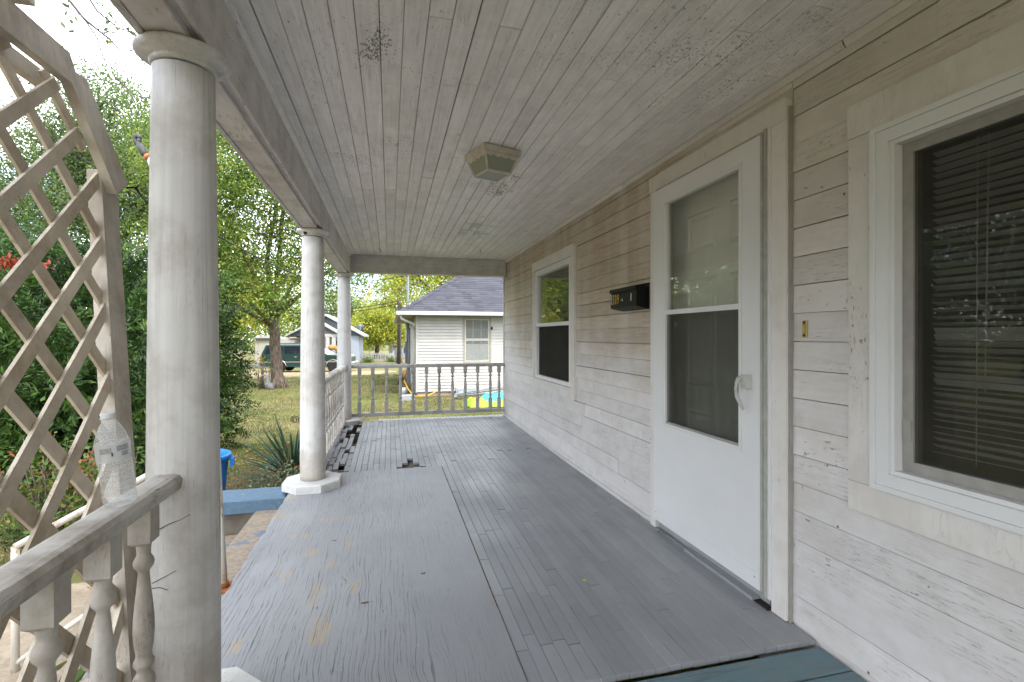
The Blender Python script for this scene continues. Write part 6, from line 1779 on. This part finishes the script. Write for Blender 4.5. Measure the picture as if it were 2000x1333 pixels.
    m2 = MB(); m2.add([(2.80, -0.80, 1.20), (2.80, 0.80, 1.20), (1.99, 0.68, 1.69), (1.99, -0.68, 1.69)], [(0, 1, 2, 3)]); m2.v = [(x + 0.03, y, z + 0.02) for x, y, z in m2.v]; o('windscreen', m2, dkgl, gh)
    m2 = MB(); m2.cbox(-1.34, -1.165, -HW - 0.01, HW + 0.01, 0.44, 0.66, 0.03); o('bumper', m2, chrome)
    m2 = MB(); m2.cbox(4.33, 4.50, -HW - 0.01, HW + 0.01, 0.42, 0.64, 0.03); o('bumper', m2, chrome)
    for s in (-1, 1):
        m2 = MB(); m2.tube([(-0.6, s * 0.62, 1.83), (1.5, s * 0.62, 1.83)], 0.018, 6); m2.box(-0.6, -0.55, s * 0.62 - 0.02, s * 0.62 + 0.02, 1.79, 1.83); m2.box(1.45, 1.5, s * 0.62 - 0.02, s * 0.62 + 0.02, 1.79, 1.83); o('roof_rack', m2, lower)
suv()

# ------------------------------------------------------------------ across the street
# grey gabled house
M_gsh = plain('blue-grey gable shingle', (0.09, 0.105, 0.12), 0.85, var=0.25, scale=8)
M_bwall = plain('pale blue-white wall', (0.28, 0.31, 0.36), 0.7, var=0.06)
gy = 50.0
def q50(px, py): return P(px, py, Y=gy)
gzz = G(0, gy)
gh_ = empty('gabled_house', (q50(660, 700).x, gy + 3, gzz), 'grey shingled gabled house with white porch across the street', 'house')
L_ = q50(600, 660).x; Rr = q50(701, 652).x; pk = q50(637, 616)
mb = MB(); mb.box(L_, Rr, gy, gy + 8, gzz, q50(690, 652).z); obj('wall', mb, M_bwall, gh_)
ez = q50(703, 653).z; hw_ = Rr - pk.x + 0.3
mb = MB(); mb.prism([(pk.x - hw_, ez - 0.15), (pk.x + hw_, ez - 0.15), (pk.x, pk.z - 0.1)], 'y', gy - 0.05, gy + 8); obj('gable', mb, M_gsh, gh_)
mb = MB()
for s in (-1, 1):
    mb.prism([(pk.x, pk.z + 0.12), (pk.x + s * (hw_ + 0.3), ez - 0.12), (pk.x + s * (hw_ + 0.3), ez - 0.30), (pk.x, pk.z - 0.09)], 'y', gy - 0.5, gy + 8.3)
obj('roof', mb, M_gut, gh_)
# projecting porch gable on the left
a0, a1 = q50(600, 660), q50(662, 650)
pp = P(630, 640, Y=gy - 3)
mb = MB(); pxc = P(628, 650, Y=gy - 3).x; ph = P(628, 634, Y=gy - 3).z; pe = P(660, 652, Y=gy - 3); hwp = pe.x - pxc
mb.prism([(pxc - hwp, pe.z), (pxc + hwp, pe.z), (pxc, ph)], 'y', gy - 3, gy); obj('porch_gable', mb, M_gsh, gh_)
mb = MB()
for s in (-1, 1):
    mb.prism([(pxc, ph + 0.2), (pxc + s * (hwp + 0.25), pe.z + 0.02), (pxc + s * (hwp + 0.25), pe.z - 0.15), (pxc, ph + 0.02)], 'y', gy - 3.3, gy)
mb.box(pxc - hwp, pxc + hwp, gy - 3.02, gy - 2.8, pe.z - 0.3, pe.z - 0.02)
obj('porch_roof', mb, M_gut, gh_)
for px in (640, 652):
    c = P(px, 700, Y=gy - 2.9)
    mb = MB(); mb.box(c.x - 0.16, c.x + 0.16, gy - 3.0, gy - 2.75, gzz, pe.z - 0.31); obj('porch_post', mb, M_gut, gh_)
mb = MB(); mb.box(P(655, 660, Y=gy).x, P(658, 660, Y=gy).x, gy - 0.06, gy - 0.01, gzz + 0.4, gzz + 2.2); obj('door', mb, M_dark, gh_)
pm = P(660, 678, Y=gy - 3.6)
mb = MB(); mb.sphere((pm.x, pm.y, gzz + 1.55), (0.35, 0.3, 0.28), 10, 6); mb.sphere((pm.x - 0.55, pm.y, gzz + 1.65), (0.3, 0.3, 0.25), 10, 6)
tag(obj('porch_decoration', mb, plain('orange decoration', (0.42, 0.20, 0.06), 0.7)), 'orange autumn decoration on the porch across the street', 'decoration')
dp = P(704, 643, Y=gy); mb = MB(); mb.lathe([(0.02, 0.0), (0.35, 0.12)], 14, (0, 0, 0), Matrix.Translation((dp.x, dp.y, dp.z + 0.15)) @ Matrix.Rotation(R(-50), 4, 'X')); mb.tube([(dp.x, dp.y, dp.z + 0.2), (dp.x - 0.05, dp.y, dp.z - 0.4)], 0.04, 6); obj('satellite_dish', mb, M_gal, gh_)
# low white building behind the car
c0, c1 = P(498, 690, Y=56), P(606, 690, Y=56)
sh = empty('white_building', ((c0.x + c1.x) / 2, 58, G(0, 56)), 'low white building with cream panel behind the car', 'building')
tz = P(560, 661, Y=56).z
mb = MB(); mb.box(c0.x, c1.x, 56, 60, G(0, 56), tz); obj('wall', mb, plain('off-white wall', (0.36, 0.35, 0.32), 0.7), sh)
mb = MB(); mb.prism([(c0.x - 0.4, tz), (P(545, 690, Y=56).x, tz), (P(520, 690, Y=56).x, P(520, 663, Y=56).z + 0.4)], 'y', 55.6, 60.4); obj('roof', mb, M_gut, sh)
mb = MB(); mb.box(P(566, 690, Y=56).x, c1.x + 0.2, 55.8, 56.0, tz + 0.02, P(570, 656, Y=56).z + 0.5); obj('fascia', mb, plain('cream panel', (0.42, 0.38, 0.30), 0.7), sh)
# picket fence
fy = 53.0
f0, f1 = P(672, 700, Y=fy).x, P(769, 700, Y=fy).x
fg = G(0, fy)
fen = empty('picket_fence', ((f0 + f1) / 2, fy, fg), 'white picket fence running across the yard beyond the street', 'fence')
for z_ in (0.25, 0.78):
    mb = MB(); mb.box(f0, f1, fy + 0.011, fy + 0.05, fg + z_, fg + z_ + 0.09); obj('rail', mb, M_gut, fen)
src = None; x = f0
while x < f1:
    at = (x, fy, fg + 0.05)
    if src is None:
        mb = MB(); mb.prism([(x - 0.042, fg + 0.05), (x + 0.042, fg + 0.05), (x + 0.042, fg + 0.95), (x, fg + 1.03), (x - 0.042, fg + 0.95)], 'y', fy - 0.01, fy + 0.01); src = obj('picket', mb, M_gut, fen, at)
    else: share(src, fen, at, 'picket')
    x += 0.172
for px in (722, 769):
    c = P(px, 700, Y=fy).x; mb = MB(); mb.cbox(c - 0.06, c + 0.06, fy + 0.051, fy + 0.17, fg, fg + 1.2, 0.03); obj('post', mb, M_gut, fen)
for k, (px, s, mt) in enumerate(((719, 0.55, L_far), (765, 0.6, L_oak))):
    c = P(px, 704, Y=fy - 1.2); rng = np.random.default_rng(80 + k)
    cc = np.array([c.x, fy - 1.2, G(0, fy) + 0.25]) + rng.normal(size=(700, 3)) * np.array([s * 0.55, 0.25, 0.16])
    V, Q = leaf_quads(cc, 0.14, 0.06, rng)
    tag(arrays_mesh('fence_bush', V, Q, mt, None, (c.x, fy - 1.2, G(0, fy))), ('straw coloured clump at the middle' if k == 0 else 'green clump at the right end') + ' of the picket fence', 'bush')
# garage
ga_ = empty('garage', (P(775, 690, Y=66).x, 68, G(0, 66)), 'small garage with white panelled door beyond the fence', 'garage')
g0, g1 = P(757, 690, Y=66).x, P(812, 690, Y=66).x; gzt = P(770, 671, Y=66).z; gz0 = G(0, 66)
mb = MB(); mb.box(g0 + 0.15, g1, 66, 72, gz0, gzt); obj('wall', mb, plain('tan garage wall', (0.42, 0.36, 0.30), 0.8), ga_)
mb = MB(); gpx = (g0 + g1) / 2; gpz = P(784, 655, Y=66).z + 0.1
mb.prism([(g0 + 0.1, gzt), (g1, gzt), (gpx, gpz)], 'y', 66, 72); obj('gable', mb, plain('tan gable', (0.42, 0.36, 0.30), 0.8), ga_)
mb = MB()
for s in (-1, 1):
    e = g0 - 0.25 if s < 0 else g1 + 0.3
    mb.prism([(gpx, gpz + 0.22), (e, gzt - 0.02), (e, gzt - 0.22), (gpx, gpz + 0.01)], 'y', 65.6, 72.3)
obj('roof', mb, M_gut, ga_)
d0 = P(764, 690, Y=66).x
mb = MB(); mb.box(d0, g1 - 0.5, 65.93, 65.99, gz0, P(770, 674, Y=66).z); gd_ = obj('garage_door', mb, M_bwall, ga_)
for k in range(4):
    mb = MB(); mb.box(d0 + 0.25 + k * 0.75, d0 + 0.75 + k * 0.75, 65.90, 65.928, P(770, 676.5, Y=66).z - 0.14, P(770, 674, Y=66).z - 0.12); obj('pane', mb, M_dark, gd_)
# utility pole and wires
pw = P(779, 600, Y=44)
ut = empty('utility_pole', (pw.x, 44, G(0, 44)), 'dark wooden utility pole left of the neighbouring roof', 'pole')
mb = MB(); mb.tube([(pw.x, 44, G(0, 44)), (pw.x, 44, 9.2)], [0.15, 0.11], 10); obj('shaft', mb, M_twig, ut)
mb = MB(); mb.box(pw.x - 1.1, pw.x + 1.1, 43.8, 43.9, 8.3, 8.42); obj('crossarm', mb, M_twig, ut)
for k, (ya, yb_, px) in enumerate(((592, 588, 700), (598, 594, 700))):
    a, b = P(560, ya + 14, Y=44), P(779, yb_, Y=44)
    mb = MB(); mb.tube([a.lerp(b, t / 12) - Vector((0, 0, 0.35 * math.sin(math.pi * t / 12))) for t in range(13)], 0.035, 5)
    tag(obj('power_line', mb, M_black), ('upper' if k == 0 else 'lower') + ' black line strung to the utility pole behind the maple', 'cable')
a, b = Vector((sx - 0.2, sy, 3.75)), P(560, 545, Y=40)
mb = MB(); mb.tube([a.lerp(b, t / 14) - Vector((0, 0, 0.4 * math.sin(math.pi * t / 14))) for t in range(15)], 0.018, 5); tag(obj('power_line', mb, M_black), 'service wire sagging from the mast of the neighbouring house', 'cable')
a, b = P(424, 520, Y=9), P(600, 600, Y=12)
a, b = P(400, 447, Y=9), P(660, 562, Y=12)
mb = MB(); mb.tube([a.lerp(b, t / 14) - Vector((0, 0, 0.12 * math.sin(math.pi * t / 14))) for t in range(15)], 0.011, 5); tag(obj('power_line', mb, M_black), 'black wire slanting in front of the maple crown', 'cable')
a, b = P(-60, 150, Y=9), P(330, 560, Y=8)
a, b = P(-40, 165, Y=9), P(420, 470, Y=9)
mb = MB(); mb.tube([a.lerp(b, t / 14) - Vector((0, 0, 0.10 * math.sin(math.pi * t / 14))) for t in range(15)], 0.010, 5); tag(obj('power_line', mb, M_black), 'black wire crossing the sky behind the lattice', 'cable')
# garden goose by the maple
gq = P(523, 757, Y=20.4); gz_ = G(gq.x, 20.4)
gs_ = empty('goose_ornament', (gq.x, 20.4, gz_), 'grey and white goose ornament standing left of the maple trunk', 'ornament')
mb = MB(); mb.tube([(gq.x + 0.16, 20.4, gz_), (gq.x + 0.08, 20.4, gz_ + 0.14), (gq.x - 0.02, 20.4, gz_ + 0.26), (gq.x + 0.0, 20.4, gz_ + 0.42), (gq.x - 0.03, 20.4, gz_ + 0.54)], [0.10, 0.15, 0.12, 0.06, 0.05], 10); obj('goose_body', mb, plain('grey concrete goose', (0.15, 0.15, 0.155), 0.8, var=0.4), gs_)
mb = MB(); mb.sphere((gq.x - 0.06, 20.4, gz_ + 0.57), (0.085, 0.06, 0.055), 10, 6); mb.tube([(gq.x - 0.12, 20.4, gz_ + 0.56), (gq.x - 0.22, 20.4, gz_ + 0.54)], [0.03, 0.01], 6); obj('goose_head', mb, plain('grey concrete head', (0.24, 0.24, 0.25), 0.8), gs_)
